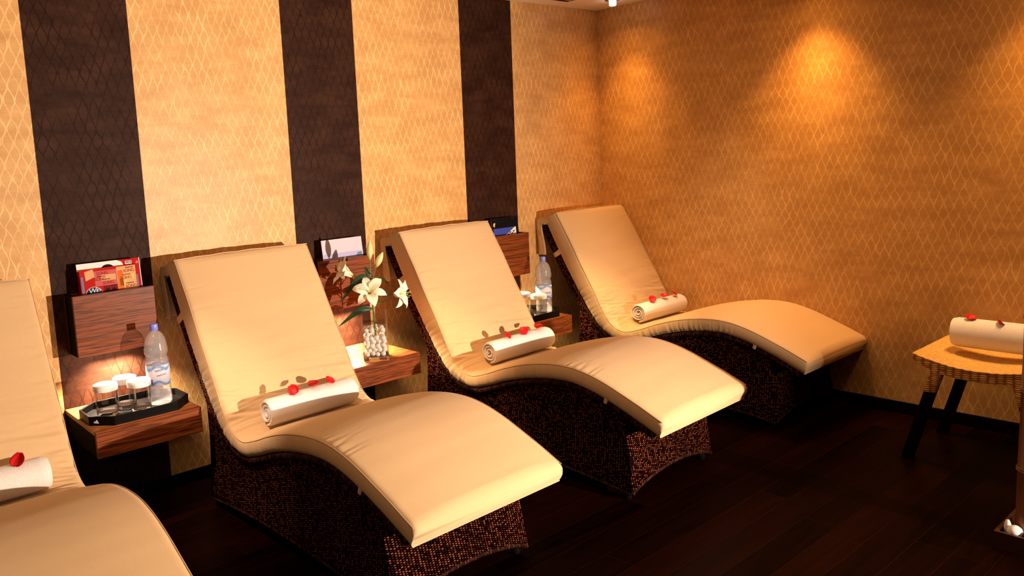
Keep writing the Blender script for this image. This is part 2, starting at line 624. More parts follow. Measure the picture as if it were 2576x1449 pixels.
def catmull(pts, n):
    pts = [Vector(p) for p in pts]
    ext = [pts[0] * 2 - pts[1]] + pts + [pts[-1] * 2 - pts[-2]]
    out = []
    for i in range(len(pts) - 1):
        p0, p1, p2, p3 = ext[i:i + 4]
        for k in range(n):
            t = k / n
            out.append(0.5 * ((2 * p1) + (p2 - p0) * t + (2 * p0 - 5 * p1 + 4 * p2 - p3) * t * t + (3 * p1 - p0 - 3 * p2 + p3) * t ** 3))
    out.append(pts[-1])
    return out


def resample(pts, step):
    d = [0.0]
    for a, b in zip(pts[:-1], pts[1:]):
        d.append(d[-1] + (b - a).length)
    n = max(2, int(d[-1] / step))
    out, j = [], 0
    for k in range(n + 1):
        s = d[-1] * k / n
        while j < len(d) - 2 and d[j + 1] < s:
            j += 1
        t = (s - d[j]) / max(1e-9, d[j + 1] - d[j])
        out.append(pts[j].lerp(pts[j + 1], min(1, max(0, t))))
    return out, d[-1]


# ------------------------------------------------------------------ room shell
XL, YF = -2.6, -5.0
mb = MB()
edges = [XL]
k = -2
spans = []
x = XL
for k in range(-2, 3):
    a, b = k * PITCH, k * PITCH + SW
    if b <= XL:
        continue
    if a > x:
        spans.append((x, a, 0))
    spans.append((max(a, XL), b, 1))
    x = b
spans.append((x, XR, 0))
for (a, b, mi) in spans:
    mb.add([(a, 0, 0), (b, 0, 0), (b, 0, CH), (a, 0, CH)], [(0, 1, 2, 3)], mi)
mb.add([(XL, 0.1, 0), (XR + 0.1, 0.1, 0), (XR + 0.1, 0.1, CH), (XL, 0.1, CH)], [(3, 2, 1, 0)], 0)
struct(mb.build('wall_back', [M_BEIGE_X, M_DARK_X], smooth=0))
mb = MB()
mb.box(XR, XR + 0.1, YF, 0.1, 0, CH)
struct(mb.build('wall_right', M_BEIGE_Y, smooth=0))
mb = MB()
mb.box(XL, XR + 0.1, YF, 0.1, -0.1, 0)
struct(mb.build('floor', M_FLOOR, smooth=0))
mb = MB()
mb.box(XL, XR + 0.1, YF, 0.1, CH, CH + 0.1)
struct(mb.build('ceiling', M_CEIL, smooth=0))
mb = MB()
mb.box(XL, XR, -0.012, 0, 0, HB)
struct(mb.build('baseboard_back', M_BASE, smooth=0))
mb = MB()
mb.box(XR - 0.012, XR, YF, -0.012, 0, HB)
struct(mb.build('baseboard_right', M_BASE, smooth=0))

# ------------------------------------------------------------------ lounger
# profile of the cushion's upper edge, local: y' = distance from the head corner, z from the floor
TOP = [(-.177, 1.007), (-.237, .909), (-.296, .813), (-.353, .711), (-.409, .619), (-.459, .534), (-.511, .440), (-.560, .370),
       (-.612, .332), (-.680, .322), (-.78, .352), (-.88, .392), (-.996, .429), (-1.103, .452), (-1.204, .464), (-1.297, .463),
       (-1.383, .448), (-1.464, .424), (-1.54, .395), (-1.615, .365), (-1.685, .334), (-1.732, .313)]
TH = [.105, .112, .115, .113, .110, .104, .092, .078, .066, .060, .060, .062, .065, .067, .068, .068, .068, .067, .066, .066, .066, .066]
WID = 0.6604
HW = WID / 2
topc = [Vector((y + 0.168, z + 0.06, th)) for (y, z), th in zip(TOP, TH)]
topc = catmull(topc, 10)
prof, plen = resample(topc, 0.0048)
NP = len(prof)
TAN = [(prof[min(i + 1, NP - 1)] - prof[max(i - 1, 0)]) for i in range(NP)]
NRM = []
for d in TAN:
    v = Vector((d.x, d.y)).normalized()
    NRM.append(Vector((v.y, -v.x)) if v.x < 0 and False else Vector((v.y, -v.x)) * (1 if (v.y * 0 - v.x) > 0 else -1))
# outward normal: up / towards the feet
NRM = []
for d in TAN:
    v = Vector((d.x, d.y)).normalized()
    NRM.append(Vector((v.y, -v.x)))
BOT = [Vector((p.x, p.y)) - n * p.z for p, n in zip(prof, NRM)]
CROWN = 0.016


def bump01(x, a, b, c, d):
    if x <= a or x >= d:
        return 0.0
    if x < b:
        return (x - a) / (b - a)
    if x > c:
        return (d - x) / (d - c)
    return 1.0


FR = random.Random(5)
FOLDS = []
for k in range(26):
    sgn = -1 if k % 3 else 1
    FOLDS.append((0.50 + 0.50 * FR.random() ** 0.8, sgn, FR.uniform(0.35, 1.3), FR.uniform(-0.05, 0.07), FR.uniform(0.0025, 0.0062), FR.uniform(0.006, 0.011)))
for k in range(16):
    FOLDS.append((FR.uniform(0.05, 0.6), FR.choice((-1, 1)), FR.uniform(0.15, 0.6), FR.uniform(-0.03, 0.03), FR.uniform(0.001, 0.0025), FR.uniform(0.006, 0.010)))
for k in range(9):
    FOLDS.append((FR.uniform(1.45, 1.62), -1, FR.uniform(0.15, 0.5), FR.uniform(-0.06, 0.0), FR.uniform(0.001, 0.0026), FR.uniform(0.006, 0.010)))


def folds(s, u):
    h = 0.0
    for (s0, sg, ln, sl, am, wd) in FOLDS:
        t = 1 - sg * u          # distance from the edge the fold starts at
        if t > ln * 1.0:
            continue
        d = (s - (s0 + sl * t + 0.012 * noise.noise(Vector((t * 2.5, s0 * 40, 0))))) / wd
        if abs(d) > 4:
            continue
        f = min(1, t / 0.05) * (1 - t / ln) ** 0.7
        h += am * f * (math.exp(-(d - 1.1) ** 2) * 0.7 - math.exp(-d * d))
    return h


def cushion_mesh():
    mb = MB()
    NX = 56
    rings = []
    for i, (p, n) in enumerate(zip(prof, NRM)):
        s = plen * i / (NP - 1)
        z = p.y
        ring = []
        # rounding of head and foot ends
        e0, e1 = s, plen - s
        rnd = 0.0
        if e0 < 0.02:
            rnd = 0.011 * (1 - math.sqrt(max(0, 1 - ((0.02 - e0) / 0.02) ** 2)))
        if e1 < 0.035:
            rnd = 0.020 * (1 - math.sqrt(max(0, 1 - ((0.035 - e1) / 0.035) ** 2)))
        seat = bump01(s, 0.40, 0.72, 0.84, 1.02)
        mild = 0.12 + bump01(s, 0.05, 0.3, 0.9, 1.2) * 0.25
        for j in range(NX + 1):
            u = j / NX * 2 - 1
            h = CROWN * (1 - abs(u) ** 3.0) * min(1, e0 / 0.05 + 0.35, e1 / 0.06 + 0.3) - rnd
            ed = abs(u)
            w1 = noise.noise(Vector((u * 0.9 + 3, s * 17 + 0.6 * u, 1.3)))
            w2 = noise.noise(Vector((u * 2.2, s * 46 + (1 - ed) * 2.0, 5.1 + (0 if u < 0 else 9))))
            rid = (1 - abs(w2) * 2.2)
            h += 0.0060 * mild * w1 + seat * (0.0055 * w1 + 0.0060 * max(0, rid) * (0.30 + 0.70 * ed ** 2) * (1.0 if ed < 0.985 else 0.3))
            h += folds(s, u)
            xx = u * HW
            if ed > 0.97:
                h -= 0.004 * ((ed - 0.97) / 0.03) ** 2
            ring.append(Vector((xx, p.x + n.x * h, p.y + n.y * h)))
        # sides
        b = BOT[i]
        pleat = 0.5 + 0.5 * noise.noise(Vector((s * 65, 2.2, 0)))
        am = 0.0055 * (0.35 + bump01(s, 0.3, 0.5, 1.3, 1.6))
        rt, lt = ring[-1], ring[0]
        side = []
        for k in range(1, 6):
            t = k / 5
            bul = 0.007 * sin(pi * t) + am * (pleat - 0.5) * (0.4 + t) - (0.004 if k == 5 else 0)
            q = Vector((HW + bul, rt.y + (b.x - rt.y) * t, rt.z + (b.y - rt.z) * t))
            side.append(q)
        full = ring + side + [Vector((-q.x, q.y, q.z)) for q in reversed(side)]
        rings.append(full)
    n = len(rings[0])
    vs = [q for r in rings for q in r]
    fs = []
    for i in range(len(rings) - 1):
        for j in range(n):
            j2 = (j + 1) % n
            fs.append((i * n + j, (i + 1) * n + j, (i + 1) * n + j2, i * n + j2))
    # end caps (quads between top row and bottom)
    for i0 in (0, len(rings) - 1):
        o = i0 * n
        c = len(vs)
        row = [j for j in range(n)]
        cen = sum((vs[o + j] for j in row), Vector()) / n
        d = Vector((0, -TAN[i0].x, -TAN[i0].y)).normalized() * (1 if i0 == 0 else -1)
        vs.append(cen + d * 0.010)
        for j in row:
            fs.append((o + j, o + (j + 1) % n, c))
    mb.add(vs, fs)
    return mb


def side_curve(arr, x, dn=0.0, i0=0, i1=None):
    return [Vector((x, arr[i].x - NRM[i].x * dn, arr[i].y - NRM[i].y * dn)) for i in range(i0, i1 if i1 else NP)]


def zbot(y):
    """underside height at local y (forward part of the curve)"""
    best = None
    for i in range(NP - 1):
        a, b = BOT[i], BOT[i + 1]
        if (a.x - y) * (b.x - y) <= 0 and a.x != b.x:
            t = (y - a.x) / (b.x - a.x)
            zz = a.y + (b.y - a.y) * t
            best = zz if best is None else min(best, zz)
    return best


def build_lounger():
    root = empty('lounger', (0, 0, 0), '', 'lounger')
    cu = cushion_mesh().build('cushion', M_FAB, root, smooth=60)
    # piping along both upper edges and round the foot
    for sx in (-1, 1):
        mb = MB()
        pts = [Vector((sx * (HW + 0.0005), p.x, p.y)) - Vector((0, n.x, n.y)) * 0.003 for p, n in list(zip(prof, NRM))[2:-2:4]]
        mb.tube(pts, 0.0017, 6)
        mb.build('piping', M_FAB, cu)
    e = BOT[-1]
    mb = MB()
    mb.tube([Vector((-HW, e.x - 0.001, e.y + 0.001)), Vector((0, e.x - 0.001, e.y + 0.001)), Vector((HW, e.x - 0.001, e.y + 0.001))], 0.0024, 6)
    mb.build('piping', M_FAB, cu)
    # woven base body
    mb = MB()
    NS, NZ = 60, 14
    yb0, yb1 = -0.300 + 0.168, -1.560 + 0.168
    yt0, yt1 = -0.335 + 0.168, -1.520 + 0.168
    XB = HW - 0.020
    Ls, Rs = [], []
    for i in range(NS + 1):
        t = i / NS
        yt = yt0 + (yt1 - yt0) * t
        ybm = yb0 + (yb1 - yb0) * t
        zt = min(zbot(yt) - 0.006, 0.62)
        zb = 0.028 + 0.040 * math.sin(pi * t) ** 0.8
        colL, colR = [], []
        for k in range(NZ + 1):
            q = k / NZ
            y = ybm + (yt - ybm) * q
            z = zb + (zt - zb) * q
            inset = -0.012 * sin(pi * min(1, q * 1.05))
            colL.append(Vector((-(XB + inset), y, z)))
            colR.append(Vector((XB + inset, y, z)))
        Ls.append(colL)
        Rs.append(colR)
    mb.grid(Ls)
    mb.grid(Rs)
    # front and back panels, arched lower edge in front
    for idx, arch in ((NS, 0.055), (0, 0.0)):
        P = []
        NXF = 24
        for k in range(NZ + 1):
            row = []
            a, b = Ls[idx][k], Rs[idx][k]
            for j in range(NXF + 1):
                t = j / NXF
                p = a.lerp(b, t)
                lift = arch * sin(pi * t) ** 0.7 * (1 - k / NZ)
                row.append(Vector((p.x, p.y, p.z + lift)))
            P.append(row)
        mb.grid(P)
    # deck under the cushion
    mb.grid([[Ls[i][NZ], Rs[i][NZ]] for i in range(NS + 1)])
    mb.build('woven_base', M_WICK, root, smooth=50, solid=0.012, weld=True)
    # lower hem braid
    for S_ in (Ls, Rs):
        mb = MB()
        mb.tube([S_[i][0] + Vector((0, 0, 0.002)) for i in range(0, NS + 1, 2)], 0.009, 8)
        mb.build('hem_braid', M_RIM, root)
    mb = MB()
    mb.tube([Ls[NS][0].lerp(Rs[NS][0], j / 24) + Vector((0, 0, 0.055 * sin(pi * j / 24) ** 0.7 + 0.002)) for j in range(25)], 0.009, 8)
    mb.build('hem_braid', M_RIM, root)
    # rolled rim beneath the cushion
    i0 = int(NP * 0.22)
    for sx in (-1, 1):
        mb = MB()
        pts = side_curve(BOT, sx * (HW - 0.022), 0.016, i0, NP - 4)[::4]
        mb.tube(pts, 0.020, 10)
        mb.build('rolled_rim', M_RIM, root)
    # leaning frame behind the back cushion
    mb = MB()
    i1 = int(NP * 0.40)
    A = []
    for i in range(3, i1, 3):
        o_ = BOT[i] + NRM[i] * 0.004
        q_ = BOT[i] - NRM[i] * 0.062
        q_.x = min(q_.x, 0.130)
        A.append([Vector((-0.318, o_.x, o_.y)), Vector((0.318, o_.x, o_.y)), Vector((0.318, q_.x, q_.y)), Vector((-0.318, q_.x, q_.y)), Vector((-0.318, o_.x, o_.y))])
    mb.grid(A, uv=False)
    for r in (A[0], A[-1]):
        mb.add(r[:4], [(0, 1, 2, 3)])
    mb.build('back_frame', M_WICK, root, smooth=40, weld=True)
    # cover pulled over the head of the frame
    mb = MB()
    hx = HW + 0.004
    a0 = Vector((0, prof[0].x - 0.002, prof[0].y - 0.004))
    topP = [a0, Vector((0, 0.045, a0.z - 0.014)), Vector((0, 0.085, 1.030)), Vector((0, 0.130, 1.026)), Vector((0, 0.150, 1.008)),
            Vector((0, 0.148, 0.93)), Vector((0, 0.140, 0.86)), Vector((0, 0.140, 0.795))]
    topP = catmull(topP, 5)
    NXH = 20
    rows = []
    for i, p in enumerate(topP):
        row = []
        for j in range(NXH + 1):
            u = j / NXH * 2 - 1
            sag = 0.006 * (1 - u * u)
            row.append(Vector((u * hx, p.y, p.z + sag + 0.003 * noise.noise(Vector((u * 5, i * 0.4, 0))))))
        rows.append(row)
    mb.grid(rows, uv=False)
    # side gussets: wide near the top, a narrow return down the back edge
    for sx in (-1, 1):
        G = []
        outer = topP
        for i, p in enumerate(outer):
            t = i / (len(outer) - 1)
            if p.z > 0.985 and i < 24:
                # drop down to just above the slot, along the cushion's underside
                tt = min(1, i / 20)
                inner = Vector((0, 0.060 + 0.045 * tt, 0.985 + 0.004 * (1 - tt)))
                if i < 6:
                    inner = Vector((0, BOT[6].x, BOT[6].y)).lerp(inner, i / 6)
            else:
                inner = Vector((0, p.y - 0.038 - 0.02 * max(0, (0.985 - p.z) / 0.19), min(p.z, 0.985)))
            row = []
            for k in range(5):
                q = p.lerp(inner, k / 4)
                row.append(Vector((sx * (hx - 0.002 * (k > 0) + 0.004 * noise.noise(Vector((k, i * 0.3, sx)))), q.y, q.z)))
            G.append(row)
        mb.grid(G, uv=False)
    mb.build('head_cover', M_FAB, root, smooth=60, solid=0.004, weld=True)
    # straps that hold the cushion to the frame
    def strap_at(idx, length, w, name):
        for sx in (-1, 1):
            mb = MB()
            b = BOT[idx]
            t_ = Vector((TAN[idx].x, TAN[idx].y)).normalized()
            n_ = NRM[idx]
            c = [b + n_ * 0.012 + t_ * w, b + n_ * 0.012 - t_ * w, b - n_ * length - t_ * w * 0.8, b - n_ * length + t_ * w * 0.8]
            vs = [Vector((sx * HW, q.x, q.y)) for q in c] + [Vector((sx * (HW - 0.006), q.x, q.y)) for q in c]
            mb.add(vs, [(0, 1, 2, 3), (4, 5, 6, 7), (0, 1, 5, 4), (1, 2, 6, 5), (2, 3, 7, 6), (3, 0, 4, 7)])
            mb.build(name, M_FAB, root, bevel=0.0015)
    strap_at(int(NP * 0.112), 0.052, 0.017, 'back_strap')
    strap_at(int(NP * 0.862), 0.018, 0.010, 'foot_strap')
    # feet
    for sx in (-1, 1):
        for yy in (yb0 - 0.03, yb1 + 0.035):
            mb = MB()
            mb.lathe([(0.016, 0.0), (0.018, 0.004), (0.018, 0.04), (0.014, 0.045)], 16, 0, Matrix.Translation((sx * (XB - 0.022), yy, 0)))
            mb.build('foot', M_BLK, root)
    return root


def place_lounger(o, x, y, t):
    o.location = (x + cos(t) * HW, -0.168 + y + sin(t) * HW, 0)
    o.rotation_euler = (0, 0, t)


LG = 'curved daybed loungers along the back wall'
spots = [(0.4608, 0.0, 0.0195, 'curved wicker lounger with khaki cushion, between the red magazine shelf and the lily vase'),
         (-0.7774, 0.004, -0.0095, 'curved khaki-cushioned lounger cut off by the left edge of the photo'),
         (1.6788, 0.002, 0.0315, 'curved wicker lounger with khaki cushion just right of the vase of lilies'),
         (2.9090, 0.002, 0.0, 'curved khaki-cushioned lounger in the corner against the right wall')]
L0 = build_lounger()
LOUNGE = []
for i, (x, y, t, lab) in enumerate(spots):
    o = L0 if i == 0 else copy_tree(L0)
    place_lounger(o, x, y, t)
    tag(o, lab, 'lounger', LG)
    LOUNGE.append(o)


# ------------------------------------------------------------------ rolled towels
def towel_mesh(L, R=0.062, turns=3.3, squash=0.94, seed=0, loose=1.0):
    rnd = random.Random(seed)
    mb = MB()
    N = 150
    th = R / (turns + 0.35)
    cl = []
    for i in range(N + 1):
        a = 2 * pi * turns * i / N
        r = th * 0.42 + (R - th * 0.45 - th * 0.42) * (i / N)
        r *= 1 + 0.05 * loose * sin(a * 2 + seed) * (1 - i / N)
        a2 = a + 0.9 + seed
        cl.append((r, a2))
    base = cl[-1][1] + 1.9          # outer edge of the towel ends underneath
    outer, inner = [], []
    for (r, a) in cl:
        a = a - base + 1.9 - pi / 2 - 0.15
        o_ = (r + th * 0.44)
        n_ = max(0.001, r - th * 0.44)
        outer.append(Vector((cos(a) * o_, sin(a) * o_ * squash)))
        inner.append(Vector((cos(a) * n_, sin(a) * n_ * squash)))
    NX = 26
    rows = []
    for j in range(NX + 1):
        t = j / NX
        x = (t - 0.5) * L
        e = min(t, 1 - t) * L
        k = 1.0 if e > 0.02 else math.sqrt(max(0.0, 1 - ((0.02 - e) / 0.02) ** 2))
        sh = 0.006 * (1 - k)
        row = []
        for i in range(N + 1):
            dx = 0.006 * noise.noise(Vector((i * 0.05, seed, 3))) * (1 if t in (0, 1) else 0) + 0.010 * (1 - i / N) * (0 if 0.05 < t < 0.95 else (1 if t < 0.5 else -1)) * 0.6
            p = outer[i] - (outer[i] - inner[i]).normalized() * sh
            row.append(Vector((x + dx, p.x, p.y)))
        for i in range(N, -1, -1):
            dx = 0.006 * noise.noise(Vector((i * 0.05, seed, 3))) * (1 if t in (0, 1) else 0) + 0.010 * (1 - i / N) * (0 if 0.05 < t < 0.95 else (1 if t < 0.5 else -1)) * 0.6
            p = inner[i] + (outer[i] - inner[i]).normalized() * sh
            row.append(Vector((x + dx, p.x, p.y)))
        rows.append(row)
    n = len(rows[0])
    vs = [p for r in rows for p in r]
    fs = []
    for j in range(NX):
        for i in range(n):
            i2 = (i + 1) % n
            fs.append((j * n + i, j * n + i2, (j + 1) * n + i2, (j + 1) * n + i))
    for j in (0, NX):
        for i in range(N):
            fs.append((j * n + i, j * n + i + 1, j * n + n - 2 - i, j * n + n - 1 - i))
    mb.add(vs, fs)
    return mb


TG = 'rolled white towels'
TY = -0.482          # on the seat, in lounger coordinates
tow_spec = [(0, 0.004, 0.43, 'rolled white towel with three petals on the lounger left of the lily vase'),
            (1, 0.009, 0.43, 'rolled white towel cut off by the left edge of the photo, one petal in view'),
            (2, 0.042, 0.46, 'rolled white towel with three petals on the lounger right of the lily vase'),
            (3, 0.045, 0.45, 'rolled white towel with a clear spiral end on the corner lounger')]
TOWELS = {}
for (li, dx, L, lab) in tow_spec:
    o = towel_mesh(L, 0.062, (2.6, 3.0, 2.9, 3.3)[li], 0.96, li * 1.7, (1.5, 1, 2.2, 0.5)[li]).build('towel_roll', M_TERRY, smooth=55)
    lo = LOUNGE[li]
    m = Matrix.Translation(lo.location) @ Matrix.Rotation(lo.rotation_euler.z, 4, 'Z')
    o.location = m @ Vector((dx, TY, 0.462))
    o.rotation_euler = (0, 0, lo.rotation_euler.z + 0.01)
    tag(o, lab, 'towel', TG)
    TOWELS[li] = o


# ------------------------------------------------------------------ rose petals
def petal_obj(loc, rz, tilt, label, group, kind=0, size=0.020):
    mb = MB()
    P = []
    for i in range(9):
        t = i / 8
        w = size * (sin(pi * (0.12 + 0.80 * t ** 0.85)) ** 0.75) * (1.05 if kind != 2 else 0.9)
        row = []
        for j in range(9):
            u = j / 8 * 2 - 1
            x = (t - 0.45) * size * 2.0
            y = u * w
            cup = (0.55, 0.9, 0.75)[kind]
            z = cup * (u * u * w * 0.55) + cup * size * 0.9 * abs(t - 0.45) ** 1.8 * (1.6 if t > 0.45 else 0.7)
            z += 0.0012 * sin(u * 7 + t * 5)
            row.append(Vector((x, y, z)))
        P.append(row)
    mb.grid(P, uv=False)
    o = mb.build('rose_petal', M_PETAL, smooth=80, solid=0.0012)
    o.location = loc
    nn = (Vector((-0.45, -0.62, 0.62)), Vector((-0.1, -0.15, 0.95)), Vector((0.35, -0.55, 0.70)))[kind].normalized()
    o.rotation_euler = (nn.to_track_quat('Z', 'Y') @ Matrix.Rotation(rz, 3, 'Z').to_quaternion()).to_euler()
    return tag(o, label, 'petal', group)


def towel_top(li, frac, off=0.0):
    o = TOWELS[li]
    m = Matrix.Translation(o.location) @ Matrix.Rotation(o.rotation_euler.z, 4, 'Z')
    return m @ Vector((frac, off - 0.012, 0.0655))


PG = 'red rose petals on the towels'
for li, fr, nm in ((0, (-0.087, 0.010, 0.088), 'lounger left of the lily vase'),
                   (2, (-0.11, 0.020, 0.135), 'lounger right of the lily vase'),
                   (3, (-0.10, 0.028, 0.130), 'corner lounger')):
    for q, f in enumerate(fr):
        lab = ('leftmost', 'middle', 'rightmost')[q] + ' of three red petals on the towel of the ' + nm
        petal_obj(towel_top(li, f, -0.006), (2.2, 0.5, -0.4, 0.3, 2.8, 1.9, 1.2, 2.6, 0.6)[(li * 3 + q) % 9], 0.35, lab, PG, (q + li) % 3, 0.0225)
petal_obj(towel_top(1, 0.125, -0.006), 1.4, 0.6, 'red petal on the towel at the left edge of the photo', PG, 0, 0.023)

# ------------------------------------------------------------------ wall units: holder, shelf, lamp
HG, SG = 'walnut magazine holders on the dark stripes', 'walnut shelves under the magazine holders'


def build_holder():
    root = empty('magazine_holder', (0, 0, 0), '', 'magazine holder')
    x0, x1 = 0.045, SW - 0.045
    t = 0.016
    mb = MB(); mb.box(x0, x1, -HD, -HD + t, HO, HT); mb.build('front_panel', M_WAL, root, bevel=0.0012, smooth=0)
    mb = MB(); mb.box(x0, x1, -t, -0.001, HO, HT - 0.004); mb.build('back_panel', M_WAL, root, smooth=0)
    for a, b in ((x0, x0 + t), (x1 - t, x1)):
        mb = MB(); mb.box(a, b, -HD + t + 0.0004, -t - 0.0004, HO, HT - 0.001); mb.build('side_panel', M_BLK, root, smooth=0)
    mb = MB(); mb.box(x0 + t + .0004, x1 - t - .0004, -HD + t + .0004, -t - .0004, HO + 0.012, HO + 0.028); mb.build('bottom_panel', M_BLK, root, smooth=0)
    mb = MB()
    mb.lathe([(0.030, HO - 0.004), (0.032, HO + 0.0115)], 24, 0, Matrix.Translation((0.212, -0.065, 0)))
    lo = mb.build('under_lamp', M_STEEL, root)
    mb = MB()
    mb.lathe([(0.024, HO - 0.0065), (0.024, HO - 0.0042)], 24, 0, Matrix.Translation((0.212, -0.065, 0)))
    mb.build('lamp_lens', M_LAMPGLOW, lo)
    return root


def build_shelf():
    root = empty('wall_shelf', (0, 0, 0), '', 'shelf')
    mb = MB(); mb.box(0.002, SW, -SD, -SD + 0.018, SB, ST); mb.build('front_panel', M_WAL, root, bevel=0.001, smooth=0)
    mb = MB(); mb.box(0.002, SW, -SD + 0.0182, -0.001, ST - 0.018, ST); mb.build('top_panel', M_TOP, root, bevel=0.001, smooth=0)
    for a, b in ((0.002, 0.020), (SW - 0.018, SW)):
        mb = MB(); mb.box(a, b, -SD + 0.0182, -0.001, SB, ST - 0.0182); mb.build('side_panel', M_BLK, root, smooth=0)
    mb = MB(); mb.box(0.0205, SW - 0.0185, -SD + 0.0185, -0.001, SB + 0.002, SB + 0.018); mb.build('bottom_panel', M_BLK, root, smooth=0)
    return root


h0, s0 = build_holder(), build_shelf()
hl = ['walnut magazine holder with red magazines, left of all holders', 'walnut magazine holder with a pale brochure, behind the lilies', 'walnut magazine holder with a black-covered magazine, nearest the room corner']
sl = ['floating walnut shelf holding a tray and bottle, nearest the left edge', 'floating walnut shelf carrying the glass vase of lilies', 'floating walnut shelf with tray and bottle, beside the corner lounger']
for i in range(3):
    h = h0 if i == 0 else copy_tree(h0)
    s = s0 if i == 0 else copy_tree(s0)
    h.location.x = s.location.x = i * PITCH
    tag(h, hl[i], 'magazine holder', HG)
    tag(s, sl[i], 'shelf', SG)
    ll = light('under_lamp_light', 'AREA', (i * PITCH + 0.212, -0.052, HO - 0.010), (30, 24, 30)[i], ((1.0, 0.78, 0.56), (1.0, 0.70, 0.42), (1.0, 0.70, 0.36))[i])
    ll.data.shape = 'RECTANGLE'
    ll.data.size, ll.data.size_y = 0.17, 0.03
    ll.data.spread = radians(125)
    ll.rotation_euler = (radians(-14), 0, 0)


# ------------------------------------------------------------------ magazines
def slab(mb, x0, x1, z0, z1, y, th, mi=0):
    mb.box(x0, x1, y, y + th, z0, z1, mi)


def flat(mb, pts, y, mi=0):
    """flat coloured patch on the front of a cover; pts are (x, z)"""
    vs = [Vector((p[0], y, p[1])) for p in pts] + [Vector((p[0], y + 0.0003, p[1])) for p in pts]
    n = len(pts)
    fs = [tuple(range(n)), tuple(range(2 * n - 1, n - 1, -1))] + [(k, n + k, n + (k + 1) % n, (k + 1) % n) for k in range(n)]
    mb.add(vs, fs, mi)


def rect(a, b, c, d):
    return [(a, c), (b, c), (b, d), (a, d)]


def disc(cx, cz, r, a0=0, a1=360, n=28, sx=1.0):
    return [(cx + sx * r * cos(radians(a0 + (a1 - a0) * k / n)), cz + r * sin(radians(a0 + (a1 - a0) * k / n))) for k in range(n + (a1 - a0 < 360))]


C = lambda n, r, g, b, ro=0.6: plain(n, (r, g, b), ro, 0.08)
P_RED, P_DRED, P_ORG, P_PEACH, P_NAVY, P_WHT, P_GRY, P_BLK2, P_PINK, P_BLUE, P_LAV, P_YEL, P_SLATE = (
    C('print_red', .40, .006, .005), C('print_dark_red', .13, .006, .005), C('print_orange', .62, .13, .015), C('print_peach', .62, .33, .15),
    C('print_navy', .004, .012, .11), C('print_white', .78, .74, .70), C('print_grey', .25, .24, .24), C('print_black', .003, .003, .004),
    C('print_pink', .48, .10, .09), C('print_blue', .05, .07, .36), C('print_lavender', .42, .40, .62), C('print_yellow', .72, .42, .13), C('print_slate', .13, .19, .30))


def lay(mb, vs, fs, x, y, z, mi, rot=0.0):
    cs, sn = cos(rot), sin(rot)
    mb.add([Vector((x + v.x * cs - v.y * sn, y - v.z, z + v.x * sn + v.y * cs)) for v in vs], fs, mi)


def magazine(name, loc, tilt, rz, label, x1, z1, th, cover_fn, mats, spine=P_WHT):
    root = empty(name, loc, label, 'magazine', 'magazines in the holders')
    root.rotation_euler = (tilt, 0, rz)
    mb = MB(); slab(mb, 0.0015, x1 - 0.0008, 0.001, z1 - 0.0012, 0.0006, th - 0.0012); mb.build('pages', M_WHITE, root, smooth=0)
    mb = MB(); cover_fn(mb, x1, z1); mb.build('cover', mats, root, smooth=0)
    return root


def cover_song(mb, w, h):
    # materials: 0 red 1 dark red 2 orange 3 peach 4 navy 5 white 6 grey 7 black 8 pink 9 yellow 10 slate
    flat(mb, rect(0, w, 0, h), 0, 0)
    y = -0.0004
    v0 = h - 0.100            # holder's front edge hides what is below
    flat(mb, rect(0.004, 0.013, v0 - 0.02, h - 0.03), y, 10)
    flat(mb, rect(0.004, 0.013, v0 - 0.05, v0 - 0.005), y, 3)
    flat(mb, [(0.02, h - 0.010), (0.055, h - 0.002), (0.06, h - 0.035), (0.022, h - 0.048)], y, 3)
    flat(mb, rect(0.058, 0.150, h - 0.075, h - 0.012), y, 8)
    flat(mb, rect(0.085, 0.145, h - 0.055, h - 0.030), y - 0.0003, 3)
    flat(mb, rect(0.150, w - 0.012, v0 - 0.03, h - 0.004), y, 3)
    flat(mb, rect(0.153, 0.175, v0 - 0.03, h - 0.02), y - 0.0003, 2)
    flat(mb, rect(0.178, w - 0.02, h - 0.060, h - 0.040), y - 0.0003, 9)
    flat(mb, rect(0.160, 0.19, h - 0.085, h - 0.055), y - 0.0003, 9)
    flat(mb, rect(0.12, 0.145, v0 - 0.03, h - 0.075), y, 1)
    flat(mb, rect(0.09, 0.118, v0 - 0.03, h - 0.077), y, 1)
    flat(mb, disc(0.106, v0 + 0.002, 0.010, 0, 180, 14), y - 0.0003, 7)
    flat(mb, disc(0.132, v0 + 0.002, 0.009, 0, 180, 14), y - 0.0003, 7)
    flat(mb, disc(0.050, v0 - 0.010, 0.036), y - 0.0003, 3)
    flat(mb, disc(0.050, v0 - 0.010, 0.033), y - 0.0006, 4)
    vs, fs = text_mesh('Win', 0.030, shear=0.25, spacing=0.85)
    lay(mb, vs, fs, 0.052, y - 0.0012, v0 + 0.000, 5, 0.12)
    vs, fs = text_mesh('SONG', 0.0175, spacing=0.95)
    for (x, z) in ((0.205, v0 + 0.004), (0.112, h - 0.070), (0.080, h - 0.052), (0.187, h - 0.058), (0.202, h - 0.030), (0.092, h - 0.028)):
        lay(mb, vs, fs, x, y - 0.0012, z, 0, 0.02)
    vs, fs = text_mesh('Summer', 0.0105, shear=0.2)
    for (x, z) in ((0.20, v0 + 0.020), (0.105, h - 0.052), (0.19, h - 0.043), (0.205, h - 0.014), (0.085, h - 0.038)):
        lay(mb, vs, fs, x, y - 0.0012, z, 7, 0.02)
    flat(mb, rect(w - 0.010, w - 0.004, v0 - 0.03, h - 0.045), y, 10)


